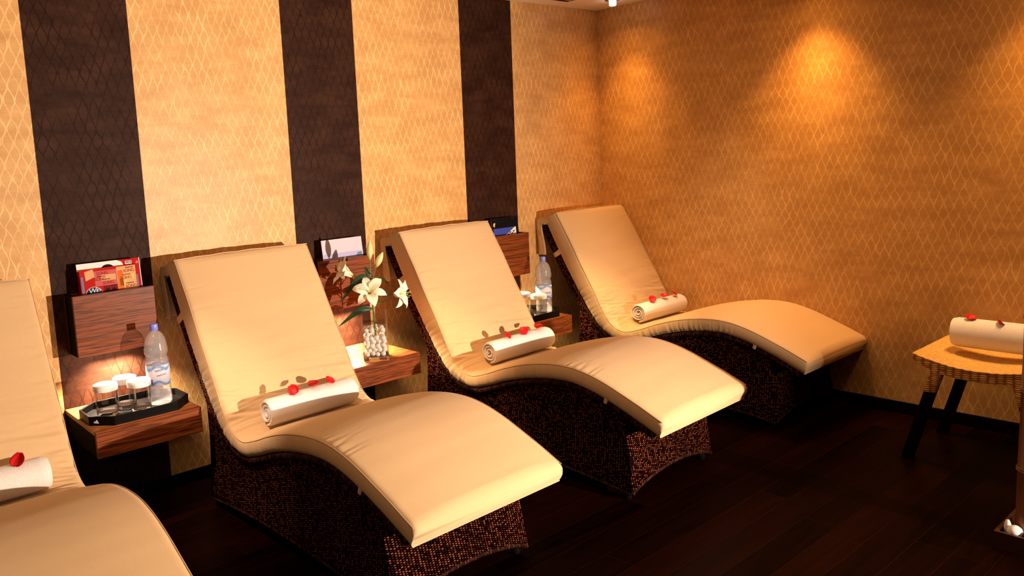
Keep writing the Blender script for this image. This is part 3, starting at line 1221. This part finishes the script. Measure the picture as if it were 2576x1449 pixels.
def cover_barcode(mb, w, h):
    # 0 red 1 white 2 grey 3 black
    flat(mb, rect(0, w, 0, h), 0, 0)
    y = -0.0004
    flat(mb, [(0.0, h - 0.03), (0.0, h), (0.165, h), (0.185, h - 0.009), (0.195, h - 0.03)], y, 1)
    flat(mb, disc(0.125, h - 0.030, 0.017, 0, 180, 20, 1.5), y - 0.0003, 3)
    flat(mb, rect(0.200, 0.228, h - 0.022, h - 0.008), y, 1)
    xx = 0.202
    rnd = random.Random(3)
    while xx < 0.226:
        wd = rnd.choice((0.0007, 0.0012, 0.0017))
        flat(mb, rect(xx, xx + wd, h - 0.019, h - 0.009), y - 0.0003, 3)
        xx += wd + rnd.choice((0.0008, 0.0014))
    vs, fs = text_mesh('D', 0.013)
    lay(mb, vs, fs, w - 0.014, y - 0.0006, h - 0.022, 1, -0.6)
    flat(mb, rect(w - 0.003, w, 0, h), y, 1)


def cover_pale(mb, w, h):
    flat(mb, rect(0, w, 0, h), 0, 0)
    y = -0.0004
    flat(mb, rect(0.004, w - 0.006, 0, h - 0.072), y, 1)
    flat(mb, [(0.20, h - 0.097), (0.215, h - 0.080), (w - 0.008, h - 0.078), (w - 0.006, h - 0.097)], y - 0.0003, 2)
    vs, fs = text_mesh('~ . ~ ~', 0.010)
    lay(mb, vs, fs, 0.03, y - 0.0006, h - 0.080, 3)


def cover_black(mb, w, h):
    flat(mb, rect(0, w, 0, h), 0, 0)
    y = -0.0004
    flat(mb, rect(0.012, w - 0.022, h - 0.135, h - 0.062), y, 1)
    flat(mb, [(0.07, h - 0.135), (0.105, h - 0.105), (0.13, h - 0.098), (0.165, h - 0.078), (0.19, h - 0.064), (w - 0.022, h - 0.062), (w - 0.022, h - 0.135)], y - 0.0003, 2)
    for k, (a, b) in enumerate(((0.105, .115), (.125, .105), (.14, .093), (.155, .10), (.17, .088), (.12, .125), (.148, .115))):
        flat(mb, [(a, h - b), (a + 0.016, h - b + 0.006), (a + 0.020, h - b + 0.002), (a + 0.006, h - b - 0.006)], y - 0.0006, 0)
    flat(mb, disc(0.026, h - 0.040, 0.013, 60, 260, 16), y, 3)
    vs, fs = text_mesh('- -- -', 0.010)
    lay(mb, vs, fs, 0.03, y - 0.0006, h - 0.012, 4)
    lay(mb, vs, fs, w - 0.04, y - 0.0006, h - 0.012, 4)


Z0 = HO + 0.0285
magazine('magazine', (0.098, -0.097, Z0), -0.09, 0.0, 'magazine with red and peach cover reading SONG and Win, front of the left holder', 0.242, 0.322, 0.006, cover_song,
         [P_RED, P_DRED, P_ORG, P_PEACH, P_NAVY, P_WHT, P_GRY, P_BLK2, P_PINK, P_YEL, P_SLATE])
magazine('magazine', (0.094, -0.080, Z0), -0.09, 0.0, 'red and white magazine with a barcode corner, standing behind the SONG one', 0.262, 0.345, 0.005, cover_barcode,
         [P_RED, P_WHT, P_GRY, P_BLK2])
magazine('brochure', (PITCH + 0.113, -0.088, Z0), -0.12, 0.0, 'pale lavender-white brochure standing in the holder behind the lilies', 0.246, 0.320, 0.005, cover_pale,
         [C('print_pale', .56, .52, .60, 0.35), P_LAV, P_SLATE, P_GRY])
magazine('magazine', (2 * PITCH + 0.136, -0.088, Z0), -0.10, 0.0, 'black-covered magazine with a snowy blue picture, in the holder nearest the corner', 0.224, 0.325, 0.005, cover_black,
         [P_BLK2, P_BLUE, P_WHT, P_YEL, P_GRY])


# ------------------------------------------------------------------ trays
def oct_pts(a, b, c):
    return [(-a + c, -b), (a - c, -b), (a, -b + c), (a, b - c), (a - c, b), (-a + c, b), (-a, b - c), (-a, -b + c)]


def build_tray():
    root = empty('serving_tray', (0, 0, 0), '', 'tray')
    mb = MB()
    A, B, Cc, H, t = 0.203, 0.138, 0.075, 0.036, 0.008
    o_, i_ = oct_pts(A, B, Cc), oct_pts(A - t, B - t, Cc - t * 0.4)
    vs, fs = [], []
    for pts, z in ((o_, 0.0), (o_, H), (i_, H), (i_, 0.008)):
        vs += [Vector((x, y, z)) for x, y in pts]
    for r in range(3):
        for k in range(8):
            fs.append((r * 8 + k, r * 8 + (k + 1) % 8, (r + 1) * 8 + (k + 1) % 8, (r + 1) * 8 + k))
    fs += [tuple(reversed(range(8))), tuple(range(24, 32))]
    mb.add(vs, fs)
    mb.build('tray_body', M_TRAY, root, smooth=0, bevel=0.001)
    mb = MB()
    # small two-peaked emblem on the cut corner
    a, b = Vector((-A, -B + Cc, 0)), Vector((-A + Cc, -B, 0))
    d = (b - a).normalized()
    nrm = Vector((d.y, -d.x, 0))
    c = a + d * 0.030 + nrm * 0.0006
    peak = [(-0.011, .011), (-0.006, .019), (-0.003, .016), (0.002, .024), (0.006, .020), (0.011, .009)]
    vs = [c + d * u + Vector((0, 0, z)) for u, z in peak] + [c + d * u + Vector((0, 0, z)) - nrm * 0.0005 for u, z in peak]
    n = len(peak)
    mb.add(vs, [tuple(range(n)), tuple(range(2 * n - 1, n - 1, -1))] + [(k, (k + 1) % n, n + (k + 1) % n, n + k) for k in range(n)])
    mb.build('emblem', M_LOGO, root, smooth=0)
    return root


t0 = build_tray()
for i, (k, lab) in enumerate(((0, 'black octagonal tray on the shelf with the three covered glasses'), (2, 'black octagonal tray on the shelf beside the corner lounger'))):
    t = t0 if i == 0 else copy_tree(t0)
    t.location = (k * PITCH + (0.213, 0.222)[i], -0.243, ST)
    tag(t, lab, 'tray', 'black serving trays')


# ------------------------------------------------------------------ tumblers
def build_tumbler():
    root = empty('covered_glass', (0, 0, 0), '', 'glass')
    mb = MB()
    mb.lathe([(0.0395, 0.0185), (0.0405, 0.03), (0.043, 0.118), (0.0415, 0.119), (0.0388, 0.03), (0.038, 0.0185)], 40, 0, None, 3.2)
    mb.build('tumbler', M_CLEAR, root, smooth=50)
    mb = MB()
    mb.lathe([(0.0, 0.0), (0.033, 0.0), (0.0385, 0.004), (0.0398, 0.018), (0.030, 0.0165), (0.0, 0.012)], 40, 0, None, 3.2)
    mb.build('glass_base', M_GLASS, root, smooth=50)
    mb = MB()
    mb.lathe([(0.0462, 0.104), (0.0468, 0.118), (0.0462, 0.1265), (0.042, 0.129), (0.0, 0.1292)], 40)
    mb.build('paper_lid', M_WHITE, root, smooth=50, solid=0.0008)
    return root


g0 = build_tumbler()
gs = [((0.103, -0.245), 'glass tumbler under a white paper lid, leftmost of the three on the left tray'),
      ((0.196, -0.195), 'lidded glass tumbler standing behind the other two on the left tray'),
      ((0.222, -0.290), 'lidded glass tumbler beside the water bottle on the left tray'),
      ((2 * PITCH + 0.262, -0.302), 'lidded glass tumbler in front of the bottle on the tray by the corner lounger'),
      ((2 * PITCH + 0.245, -0.190), 'lidded glass tumbler half hidden by the lounger back, on the far tray')]
for i, ((x, y), lab) in enumerate(gs):
    g = g0 if i == 0 else copy_tree(g0)
    g.location = (x, y, ST + 0.0083)
    g.rotation_euler = (0, 0, -0.5 + 0.2 * i)
    tag(g, lab, 'glass', 'glass tumblers with paper lids')


# ------------------------------------------------------------------ water bottles
def build_bottle():
    root = empty('water_bottle', (0, 0, 0), '', 'bottle')
    mb = MB()
    pr = [(0.0, 0.004), (0.030, 0.003), (0.041, 0.0), (0.0465, 0.006), (0.0475, 0.014), (0.0475, 0.035), (0.0465, 0.038), (0.0475, 0.041), (0.0475, 0.062), (0.0462, 0.066),
          (0.0472, 0.070), (0.0472, 0.168), (0.0478, 0.178), (0.0470, 0.187), (0.0435, 0.194), (0.0425, 0.200), (0.0440, 0.207), (0.0478, 0.214), (0.0492, 0.224), (0.0482, 0.236),
          (0.0462, 0.243), (0.0460, 0.250), (0.0440, 0.262), (0.0400, 0.276), (0.0340, 0.289), (0.0250, 0.300), (0.0150, 0.307), (0.0135, 0.311), (0.0135, 0.322), (0.0, 0.322)]
    mb.lathe(pr, 48)
    body = mb.build('bottle_body', M_WATER, root, smooth=50)
    mb = MB()
    n = 36
    vs, fs = [], []
    capp = [(0.0155, 0.3095), (0.0165, 0.311), (0.0165, 0.332), (0.0150, 0.3355), (0.0, 0.336)]
    mb.lathe(capp, 36)
    mb.build('cap', M_CAP, root, smooth=40)
    mb = MB()
    mb.lathe([(0.0479, 0.082), (0.0479, 0.125), (0.0479, 0.168)], 48)
    mb.f = [f for f in mb.f if len(f) == 4]
    mb.mi = mb.mi[:len(mb.f)]
    mb.build('label', M_LABEL, root, smooth=50, solid=0.0004)
    return root


def wrap_text(mb, body, size, ang, z, R, mi=0, shear=0.0, rot=0.0):
    vs, fs = text_mesh(body, size, shear=shear)
    out = []
    for v in vs:
        x, y = v.x * cos(rot) - v.y * sin(rot), v.x * sin(rot) + v.y * cos(rot)
        a = ang + x / R
        out.append(Vector((R * cos(a), R * sin(a), z + y)))
    mb.add(out, fs, mi)


M_INK = plain('ink_navy', (0.03, 0.03, 0.16), 0.5, 0.3)
b0 = build_bottle()
bl = ['clear plastic water bottle with blue cap on the left tray', 'clear plastic water bottle with blue cap on the tray by the corner lounger']
b1 = copy_tree(b0)
for i, (x, y) in enumerate(((0.320, -0.246), (2 * PITCH + 0.364, -0.250))):
    b = b0 if i == 0 else b1
    b.location = (x, y, ST + 0.0083)
    tag(b, bl[i], 'bottle', 'water bottles')
    facing = math.atan2(-3.4467 - y, -0.8238 - x)
    mb = MB()
    lab = [c for c in b.children if c.name.startswith('label')][0]
    if i == 0:
        # looping script and a small dark tag, as far as it can be read
        def squig(a0, z0, amp, ln, n, ph):
            pts = []
            for k in range(60):
                t = k / 59
                a = facing + a0 + ln * t / 0.0485
                pts.append(Vector((0.0486 * cos(a), 0.0486 * sin(a), z0 + amp * sin(ph + t * n * 2 * pi) + 0.004 * t)))
            mb.tube(pts, 0.0007, 5)
        squig(-0.25, 0.146, 0.0035, 0.032, 4, 0.5)
        squig(-0.15, 0.126, 0.0028, 0.040, 5, 1.5)
        if mb.f:
            mb.build('lettering', M_INK, lab, smooth=0)
        mb = MB()
        for k in range(1):
            a = facing - 0.62
            mb.add([Vector((0.0487 * cos(a + q), 0.0487 * sin(a + q), zz)) for q, zz in ((-0.12, .092), (0.10, .092), (0.10, .112), (-0.12, .112))], [(0, 1, 2, 3)])
    else:
        wrap_text(mb, 'jeema', 0.020, facing + 0.42, 0.118, 0.0486, 0, 0.2, 0.06)
    if mb.f:
        mb.build('lettering', M_INK, lab, smooth=0)

# ------------------------------------------------------------------ vase, pebbles, lilies
VC, VR = Vector((1.375, -0.330, ST)), radians(-32)
VH, VW = 0.245, 0.062
vroot = empty('glass_vase', VC, 'tall square clear glass vase with lilies and white pebbles, on the middle shelf', 'vase', None, VR)
mb = MB()
t = 0.005
for pts in ():
    pass


def sq(w, c=0.010):
    o = []
    for sx, sy, a0 in ((1, 1, 0), (-1, 1, 90), (-1, -1, 180), (1, -1, 270)):
        for k in range(5):
            a = radians(a0 + 90 * k / 4)
            o.append((sx * (w - c) + c * cos(a), sy * (w - c) + c * sin(a)))
    return o


def sqloft(mb, levels):
    vs, fs = [], []
    n = 20
    for w, z, c in levels:
        vs += [Vector((x, y, z)) for x, y in sq(w, c)]
    for i in range(len(levels) - 1):
        for k in range(n):
            fs.append((i * n + k, i * n + (k + 1) % n, (i + 1) * n + (k + 1) % n, (i + 1) * n + k))
    fs += [tuple(reversed(range(n))), tuple((len(levels) - 1) * n + k for k in range(n))]
    mb.add(vs, fs)


sqloft(mb, [(VW - 0.001, 0.0205, 0.010), (VW, 0.024, 0.010), (VW, VH - 0.001, 0.010), (VW - 0.001, VH, 0.009), (VW - t, VH - 0.001, 0.007), (VW - t, 0.0205, 0.007)])
mb.f = [q for q in mb.f if len(q) == 4]
mb.mi = mb.mi[:len(mb.f)]
mb.build('vase_wall', M_CLEAR, vroot, smooth=35)
mb = MB()
sqloft(mb, [(VW - 0.003, 0.0, 0.008), (VW, 0.003, 0.010), (VW, 0.0195, 0.010), (VW - 0.001, 0.0202, 0.009)])
mb.build('vase_base', M_GLASS, vroot, smooth=35)
mb = MB()
sqloft(mb, [(VW - t - 0.0012, 0.180, 0.006), (VW - t - 0.0012, 0.183, 0.006)])
mb.build('water_surface', M_SURF, vroot, smooth=35)

pm = MB()
pm.lathe([(0.0, -0.0118), (0.006, -0.0104), (0.0105, -0.006), (0.0122, 0.0), (0.0105, 0.006), (0.006, 0.0104), (0.0, 0.0118)], 14)
pb0 = None
rv = Matrix.Translation(VC) @ Matrix.Rotation(VR, 4, 'Z')
cnt = 0
lim = VW - t - 0.0138
placed = []
rng = random.Random(11)
z = 0.032
lay_i = 0
while z < 0.150:
    n = 4
    for a in range(n):
        for b_ in range(n):
            fx = (a + 0.5) / n * 2 - 1 + (0.10 if lay_i % 2 else -0.10)
            fy = (b_ + 0.5) / n * 2 - 1 + (0.10 if lay_i % 2 else -0.10)
            p = Vector((fx * lim * 1.25, fy * lim * 1.25, z + rng.uniform(-0.003, 0.003)))
            p.x = max(-lim, min(lim, p.x + rng.uniform(-.003, .003)))
            p.y = max(-lim, min(lim, p.y + rng.uniform(-.003, .003)))
            if 0 < a < 3 and 0 < b_ < 3 and z < 0.13:
                continue            # the hidden core is left out
            if z > 0.125 and rng.random() < 0.35:
                continue
            if pb0 is None:
                o = pm.build('pebble', M_PEB, smooth=60)
                pb0 = o
            else:
                o = pb0.copy()
                COL.objects.link(o)
            o.location = rv @ p
            o.rotation_euler = (rng.uniform(0, 3), rng.uniform(0, 3), rng.uniform(0, 3))
            s_ = rng.uniform(1.0, 1.14)
            o.scale = (s_, s_ * rng.uniform(0.9, 1.05), s_ * rng.uniform(0.8, 1.0))
            tag(o, 'white round pebble inside the square glass vase of lilies', 'pebble', 'white pebbles filling the vase')
            cnt += 1
    z += 0.0195
    lay_i += 1

# lilies: r = across the view of someone in the room, c = towards the room, z = up
RV = Vector((0.82, -0.57, 0))
CV = Vector((-0.57, -0.82, 0))
ZV = Vector((0, 0, 1))
lroot = empty('lily_stem', (VC.x, VC.y, ST + 0.10), 'white lilies with three open blooms and two buds standing in the glass vase', 'flower')
LO = Vector(lroot.location)
AX = Vector((VC.x, VC.y, 0))


def LP(r, c, zz):
    """point from the vase axis: r across, c towards the room, zz above floor; returned relative to the flower's root"""
    return AX + RV * r + CV * c + ZV * zz - LO


def lily_petal(base, axis, out, L, Wd, a0, a1, ruffle=0.0, seed=0):
    axis = axis.normalized()
    out = (out - axis * out.dot(axis)).normalized()
    side = axis.cross(out).normalized()
    NL, NW = 16, 9
    p = base.copy()
    P = []
    for i in range(NL + 1):
        t = i / NL
        th = a0 + (a1 - a0) * t ** 1.35
        d = axis * cos(th) + out * sin(th)
        nr = axis * -sin(th) + out * cos(th)
        if i:
            p = p + d * (L / NL)
        w = Wd * (0.18 + 0.82 * sin(pi * min(1, t * 0.62 + 0.12)) ** 1.2) * (1 if t < 0.62 else max(0.0, 1 - ((t - 0.62) / 0.385) ** 1.5))
        row = []
        for j in range(NW):
            u = j / (NW - 1) * 2 - 1
            cup = (0.30 * (1 - t) + 0.10) * w * u * u
            rf = ruffle * w * abs(u) ** 2 * sin(t * 17 + seed + u * 2)
            row.append(p + side * (u * w) - nr * (cup + rf) + nr * 0.0)
        P.append(row)
    mb = MB()
    mb.grid(P)
    return mb


def lily(base, axis, roll, L, Wd, spread, curl, name='flower'):
    fo = bpy.data.objects.new(name, None)
    fo.empty_display_size = 0.03
    COL.objects.link(fo)
    fo.parent = lroot
    axis = axis.normalized()
    a = axis.orthogonal().normalized()
    ref = (ZV - axis * ZV.dot(axis)).normalized()
    sd = axis.cross(ref)
    for k in range(6):
        an = roll + k * pi / 3
        out = ref * cos(an) + sd * sin(an)
        inner = k % 2
        lily_petal(base, axis, out, L * (1.0 if inner else 0.97), Wd * (1.0 if inner else 0.74), spread[0] * (0.9 if inner else 1.1), spread[1] + curl * ((k * 37) % 5 - 2) / 5, 0.12 if inner else 0.05, k).build('petal', M_LILY, fo, smooth=80, solid=0.0008)
    mb = MB()
    for k in range(6):
        an = roll + k * pi / 3 + 0.4
        o_ = ref * cos(an) + sd * sin(an)
        tip = base + axis * L * 0.72 + o_ * L * 0.20
        mb.tube([base + axis * 0.008, base + axis * L * 0.4 + o_ * L * 0.06, tip], [0.0008, 0.0007, 0.0006], 5)
        mb.tube([tip - sd * 0.005, tip + sd * 0.005], 0.0014, 5)
    mb.tube([base + axis * 0.006, base + axis * L * 0.84], [0.0016, 0.0011], 6)
    mb.build('stamens', M_STAMEN, fo, smooth=60)


def bud(base, axis, L, R):
    mb = MB()
    q = axis.to_track_quat('Z', 'X').to_matrix().to_4x4()
    m = Matrix.Translation(base) @ q
    n, NL = 24, 14
    P = []
    for i in range(NL + 1):
        t = i / NL
        r = R * (sin(pi * (0.06 + 0.91 * t ** 0.92)) ** 0.85)
        row = []
        for k in range(n + 1):
            a = 2 * pi * k / n
            rr = r * (1 + 0.07 * cos(3 * a))
            row.append(m @ Vector((rr * cos(a), rr * sin(a), t * L)))
        P.append(row)
    mb.grid(P)
    mb.build('bud', M_BUD, lroot, smooth=80)


def leaf(p0, p1, p2, Wd, name='leaf'):
    mb = MB()
    pts = catmull([p0, p1, p2], 12)
    P = []
    n = len(pts)
    for i, p in enumerate(pts):
        t = i / (n - 1)
        d = (pts[min(i + 1, n - 1)] - pts[max(i - 1, 0)]).normalized()
        sd = d.cross(CV).normalized()
        w = Wd * sin(pi * (0.05 + 0.95 * t) ** 0.8) ** 0.9 if t < 1 else 0.0003
        w = max(w, 0.0006)
        P.append([p + sd * (u * w) + CV * (0.25 * w * u * u) for u in (-1, -0.5, 0, 0.5, 1)])
    mb.grid(P)
    mb.build(name, M_LEAF, lroot, smooth=80, solid=0.0008)


# stems
mb = MB()
ZT = ST
mb.tube([LP(0.004, 0.0, ZT + 0.115), LP(0.0, 0.0, ZT + 0.25), LP(-0.004, 0.004, ZT + 0.40), LP(-0.002, 0.0, ZT + 0.495)], [0.0042, 0.004, 0.0034, 0.0026], 8)
mb.tube([LP(-0.001, 0.0, ZT + 0.36), LP(0.012, 0.0, ZT + 0.42), LP(0.026, 0.0, ZT + 0.455)], [0.003, 0.0026, 0.0022], 8)
mb.tube([LP(0.0, 0.0, ZT + 0.27), LP(0.040, 0.0, ZT + 0.275), LP(0.105, 0.01, ZT + 0.312)], [0.003, 0.0028, 0.0024], 8)
mb.tube([LP(-0.002, 0.0, ZT + 0.34), LP(-0.045, 0.0, ZT + 0.395), LP(-0.092, 0.0, ZT + 0.418)], [0.003, 0.0027, 0.0023], 8)
mb.tube([LP(0.0, 0.0, ZT + 0.29), LP(-0.008, 0.02, ZT + 0.315), LP(-0.012, 0.035, ZT + 0.325)], [0.003, 0.0028, 0.0026], 8)
mb.build('stem', M_GREEN, lroot, smooth=60)
lily(LP(-0.012, 0.032, ZT + 0.325), CV * 0.66 + ZV * 0.52 + RV * -0.03, 0.30, 0.112, 0.027, (0.36, 2.5), 0.5)
lily(LP(-0.092, 0.0, ZT + 0.418), RV * -0.75 + ZV * 0.48 + CV * 0.25, 0.1, 0.118, 0.026, (0.22, 1.8), 0.8)
lily(LP(0.105, 0.01, ZT + 0.312), RV * 0.80 + ZV * 0.12 + CV * 0.35, 0.3, 0.108, 0.026, (0.28, 2.3), 0.8)
bud(LP(-0.002, 0.0, ZT + 0.490), ZV + RV * 0.06, 0.094, 0.0150)
bud(LP(0.026, 0.0, ZT + 0.452), ZV * 0.86 + RV * 0.45, 0.080, 0.0155)
leaf(LP(-0.004, 0.004, ZT + 0.415), LP(-0.07, 0.015, ZT + 0.395), LP(-0.160, 0.02, ZT + 0.290), 0.016)
leaf(LP(-0.002, 0.004, ZT + 0.250), LP(-0.07, 0.02, ZT + 0.245), LP(-0.175, 0.03, ZT + 0.175), 0.015)
leaf(LP(-0.002, 0.0, ZT + 0.405), LP(-0.018, 0.01, ZT + 0.435), LP(-0.028, 0.01, ZT + 0.462), 0.011)
leaf(LP(0.0, 0.0, ZT + 0.36), LP(0.05, -0.01, ZT + 0.40), LP(0.085, -0.01, ZT + 0.352), 0.004)
leaf(LP(0.004, 0.0, ZT + 0.45), LP(0.04, 0.005, ZT + 0.475), LP(0.085, 0.005, ZT + 0.470), 0.0015)

# ------------------------------------------------------------------ woven stool
SX0, SX1, SY0, SY1 = 2.955, 3.425, -2.622, -2.148
SCY = (SY0 + SY1) / 2
sroot = empty('woven_stool', ((SX0 + SX1) / 2, SCY, 0), 'natural woven saddle stool with splayed legs by the right wall, holding a towel', 'stool')
SO = Vector(sroot.location)


def sz(y):
    return 0.440 + 0.042 * ((y - SCY) / 0.237) ** 2


NY = 24
mb = MB()
rows = []
thk = 0.046
for i in range(NY + 1):
    y = SY0 + (SY1 - SY0) * i / NY
    zt_ = sz(y)
    zb_ = zt_ - thk * (0.55 + 0.45 * min(1, min(i, NY - i) / 4))
    rows.append([Vector((SX0, y, zb_)) - SO, Vector((SX0, y, zt_ - 0.002)) - SO, Vector((SX0 + 0.002, y, zt_)) - SO, Vector((SX1 - 0.002, y, zt_)) - SO, Vector((SX1, y, zt_ - 0.002)) - SO, Vector((SX1, y, zb_)) - SO, Vector((SX0, y, zb_)) - SO])
vs = [p for r in rows for p in r[:6]]
fs, mi = [], []
for i in range(NY):
    for j in range(6):
        j2 = (j + 1) % 6
        fs.append((i * 6 + j, i * 6 + j2, (i + 1) * 6 + j2, (i + 1) * 6 + j))
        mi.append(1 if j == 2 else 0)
fs += [tuple(range(6)), tuple(reversed([NY * 6 + k for k in range(6)]))]
mi += [0, 0]
mb.add(vs, fs)
mb.mi = mi
mb.build('seat', [M_NAT, M_NATT], sroot, smooth=40)
for sx in (SX0 + 0.001, SX1 - 0.047):
    for sg, y0 in ((1, -2.222), (-1, SCY * 2 + 2.222)):
        wl = 0.046
        def legbox(mb, za, zb, g=0.0):
            vs = []
            for zz in (za, zb):
                off = sg * (0.43 - zz) * 0.26
                ya, yb = y0 - sg * wl + off, y0 + off
                if ya > yb:
                    ya, yb = yb, ya
                vs += [Vector((sx - g, ya - g, zz)) - SO, Vector((sx + 0.046 + g, ya - g, zz)) - SO, Vector((sx + 0.046 + g, yb + g, zz)) - SO, Vector((sx - g, yb + g, zz)) - SO]
            mb.add(vs, [(0, 3, 2, 1), (4, 5, 6, 7), (0, 1, 5, 4), (1, 2, 6, 5), (2, 3, 7, 6), (3, 0, 4, 7)])
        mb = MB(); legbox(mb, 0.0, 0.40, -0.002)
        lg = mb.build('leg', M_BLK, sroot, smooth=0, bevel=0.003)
        mb = MB(); legbox(mb, 0.315, sz(y0) - thk + 0.006)
        mb.build('leg_wrap', M_NAT, lg, smooth=40, bevel=0.006)

o = towel_mesh(0.40, 0.070, 2.8, 1.0, 4.4, 0.8).build('towel_roll', M_TERRY, smooth=55)
o.location = (3.205, -2.425, 0.548)
o.rotation_euler = (0, 0, radians(-91))
tag(o, 'thick rolled white towel lying on the woven stool', 'towel', TG)
petal_obj((3.195, -2.290, 0.612), 0.8, 0.3, 'dark red petal at the near-left end of the towel on the woven stool', PG, 1, 0.021)
petal_obj((3.175, -2.400, 0.610), 2.4, -0.2, 'bright red petal at the right-hand side of the towel on the woven stool', PG, 2, 0.022)

# ------------------------------------------------------------------ bamboo post in a pebble tray
broot = empty('bamboo_lamp', (2.50, -2.83, 0), 'brown bamboo post rising from a low dark box of pebbles, right edge of the photo', 'floor lamp')
BO = Vector(broot.location)
mb = MB()
bx0, bx1, by0, by1, bh = 2.296, 2.70, -3.03, -2.640, 0.062
mb.box(bx0, bx1, by0, by1, 0, 0.02)
for a in ((bx0, bx0 + 0.012, by0, by1), (bx1 - 0.012, bx1, by0, by1), (bx0 + 0.012, bx1 - 0.012, by0, by0 + 0.012), (bx0 + 0.012, bx1 - 0.012, by1 - 0.012, by1)):
    mb.box(a[0], a[1], a[2], a[3], 0.0201, bh)
mb.v = [tuple(Vector(p) - BO) for p in mb.v]
M_BOX = plain('red_brown_box', (0.05, 0.014, 0.007), 0.4, 0.4)
mb.build('base_box', M_BOX, broot, smooth=0)
mb = MB()
pp = []
zz = 0.021
seg = 0.265
PX, PY, PR = 2.404, -2.724, 0.050
prof_b = [(0.0, 0.0205), (PR * 1.02, 0.0205)]
k = 0
while zz < 0.60:
    z2 = zz + seg * (0.95 + 0.1 * (k % 2))
    prof_b += [(PR, zz + 0.012), (PR * 0.985, (zz + z2) / 2), (PR, z2 - 0.012), (PR * 1.09, z2 - 0.004), (PR * 1.02, z2), (PR * 1.09, z2 + 0.004)]
    zz = z2
    k += 1
prof_b.append((0.0, zz + 0.006))
mb.lathe(prof_b, 32, 0, Matrix.Translation(Vector((PX, PY, 0)) - BO))
mb.build('bamboo_post', M_BAMBOO, broot, smooth=50)
stones = [((2.338, -2.690), (0.025, 0.023, 0.020), 'flat white pebble lying in the corner of the bamboo post box'),
          ((2.357, -2.665), (0.012, 0.0115, 0.030), 'small upright white stone standing behind the flat pebble in the box'),
          ((2.332, -2.740), (0.0205, 0.022, 0.018), 'white pebble at the right frame edge in the bamboo post box')]
# bed of gravel that carries the pebbles
mb = MB()
mb.box(bx0 + 0.0125, bx1 - 0.0125, by0 + 0.0125, by1 - 0.0125, 0.0202, 0.041)
mb.v = [tuple(Vector(p) - BO) for p in mb.v]
mb.build('gravel_bed', M_BOX, broot, smooth=0)
for (x, y), (a, b_, c_), lab in stones:
    mb = MB()
    mb.lathe([(0.0, -1.0), (0.5, -0.87), (0.87, -0.5), (1.0, 0.0), (0.87, 0.5), (0.5, 0.87), (0.0, 1.0)], 20)
    mb.v = [(p[0] * a, p[1] * b_, p[2] * c_) for p in mb.v]
    o = mb.build('pebble', M_PEB, smooth=70)
    o.location = (x, y, 0.0202 + c_ + (0.022 if c_ < 0.025 else 0.012))
    tag(o, lab, 'pebble', 'pebbles in the bamboo post box')

# ------------------------------------------------------------------ ceiling fittings
dl = empty('ceiling_downlight', (3.36, -0.29, CH), 'small glowing ceiling downlight with bronze ring above the room corner', 'ceiling light')
mb = MB()
mb.lathe([(0.022, -0.001), (0.022, -0.006), (0.043, -0.006), (0.046, -0.001)], 32)
mb.build('ring', M_BRASS, dl, smooth=30)
mb = MB()
mb.lathe([(0.0, -0.036), (0.018, -0.036), (0.021, -0.033), (0.0215, -0.0065)], 32)
mb.build('diffuser', M_TUBEGLOW, dl, smooth=40)
vt = empty('air_vent', (3.02, -0.20, CH), 'slotted air vent in the ceiling near the room corner', 'vent')
mb = MB()
mb.box(-0.42, 0.105, -0.060, 0.075, -0.004, -0.0005)
M_VENTF = plain('vent_frame', (0.66, 0.56, 0.44), 0.7, 0.2)
mb.build('frame', M_VENTF, vt, smooth=0)
for k in range(3):
    mb = MB()
    mb.box(-0.40, 0.085, -0.045 + k * 0.040, -0.045 + k * 0.040 + 0.022, -0.0055, -0.0041)
    mb.build('slot', M_BLK, vt, smooth=0)
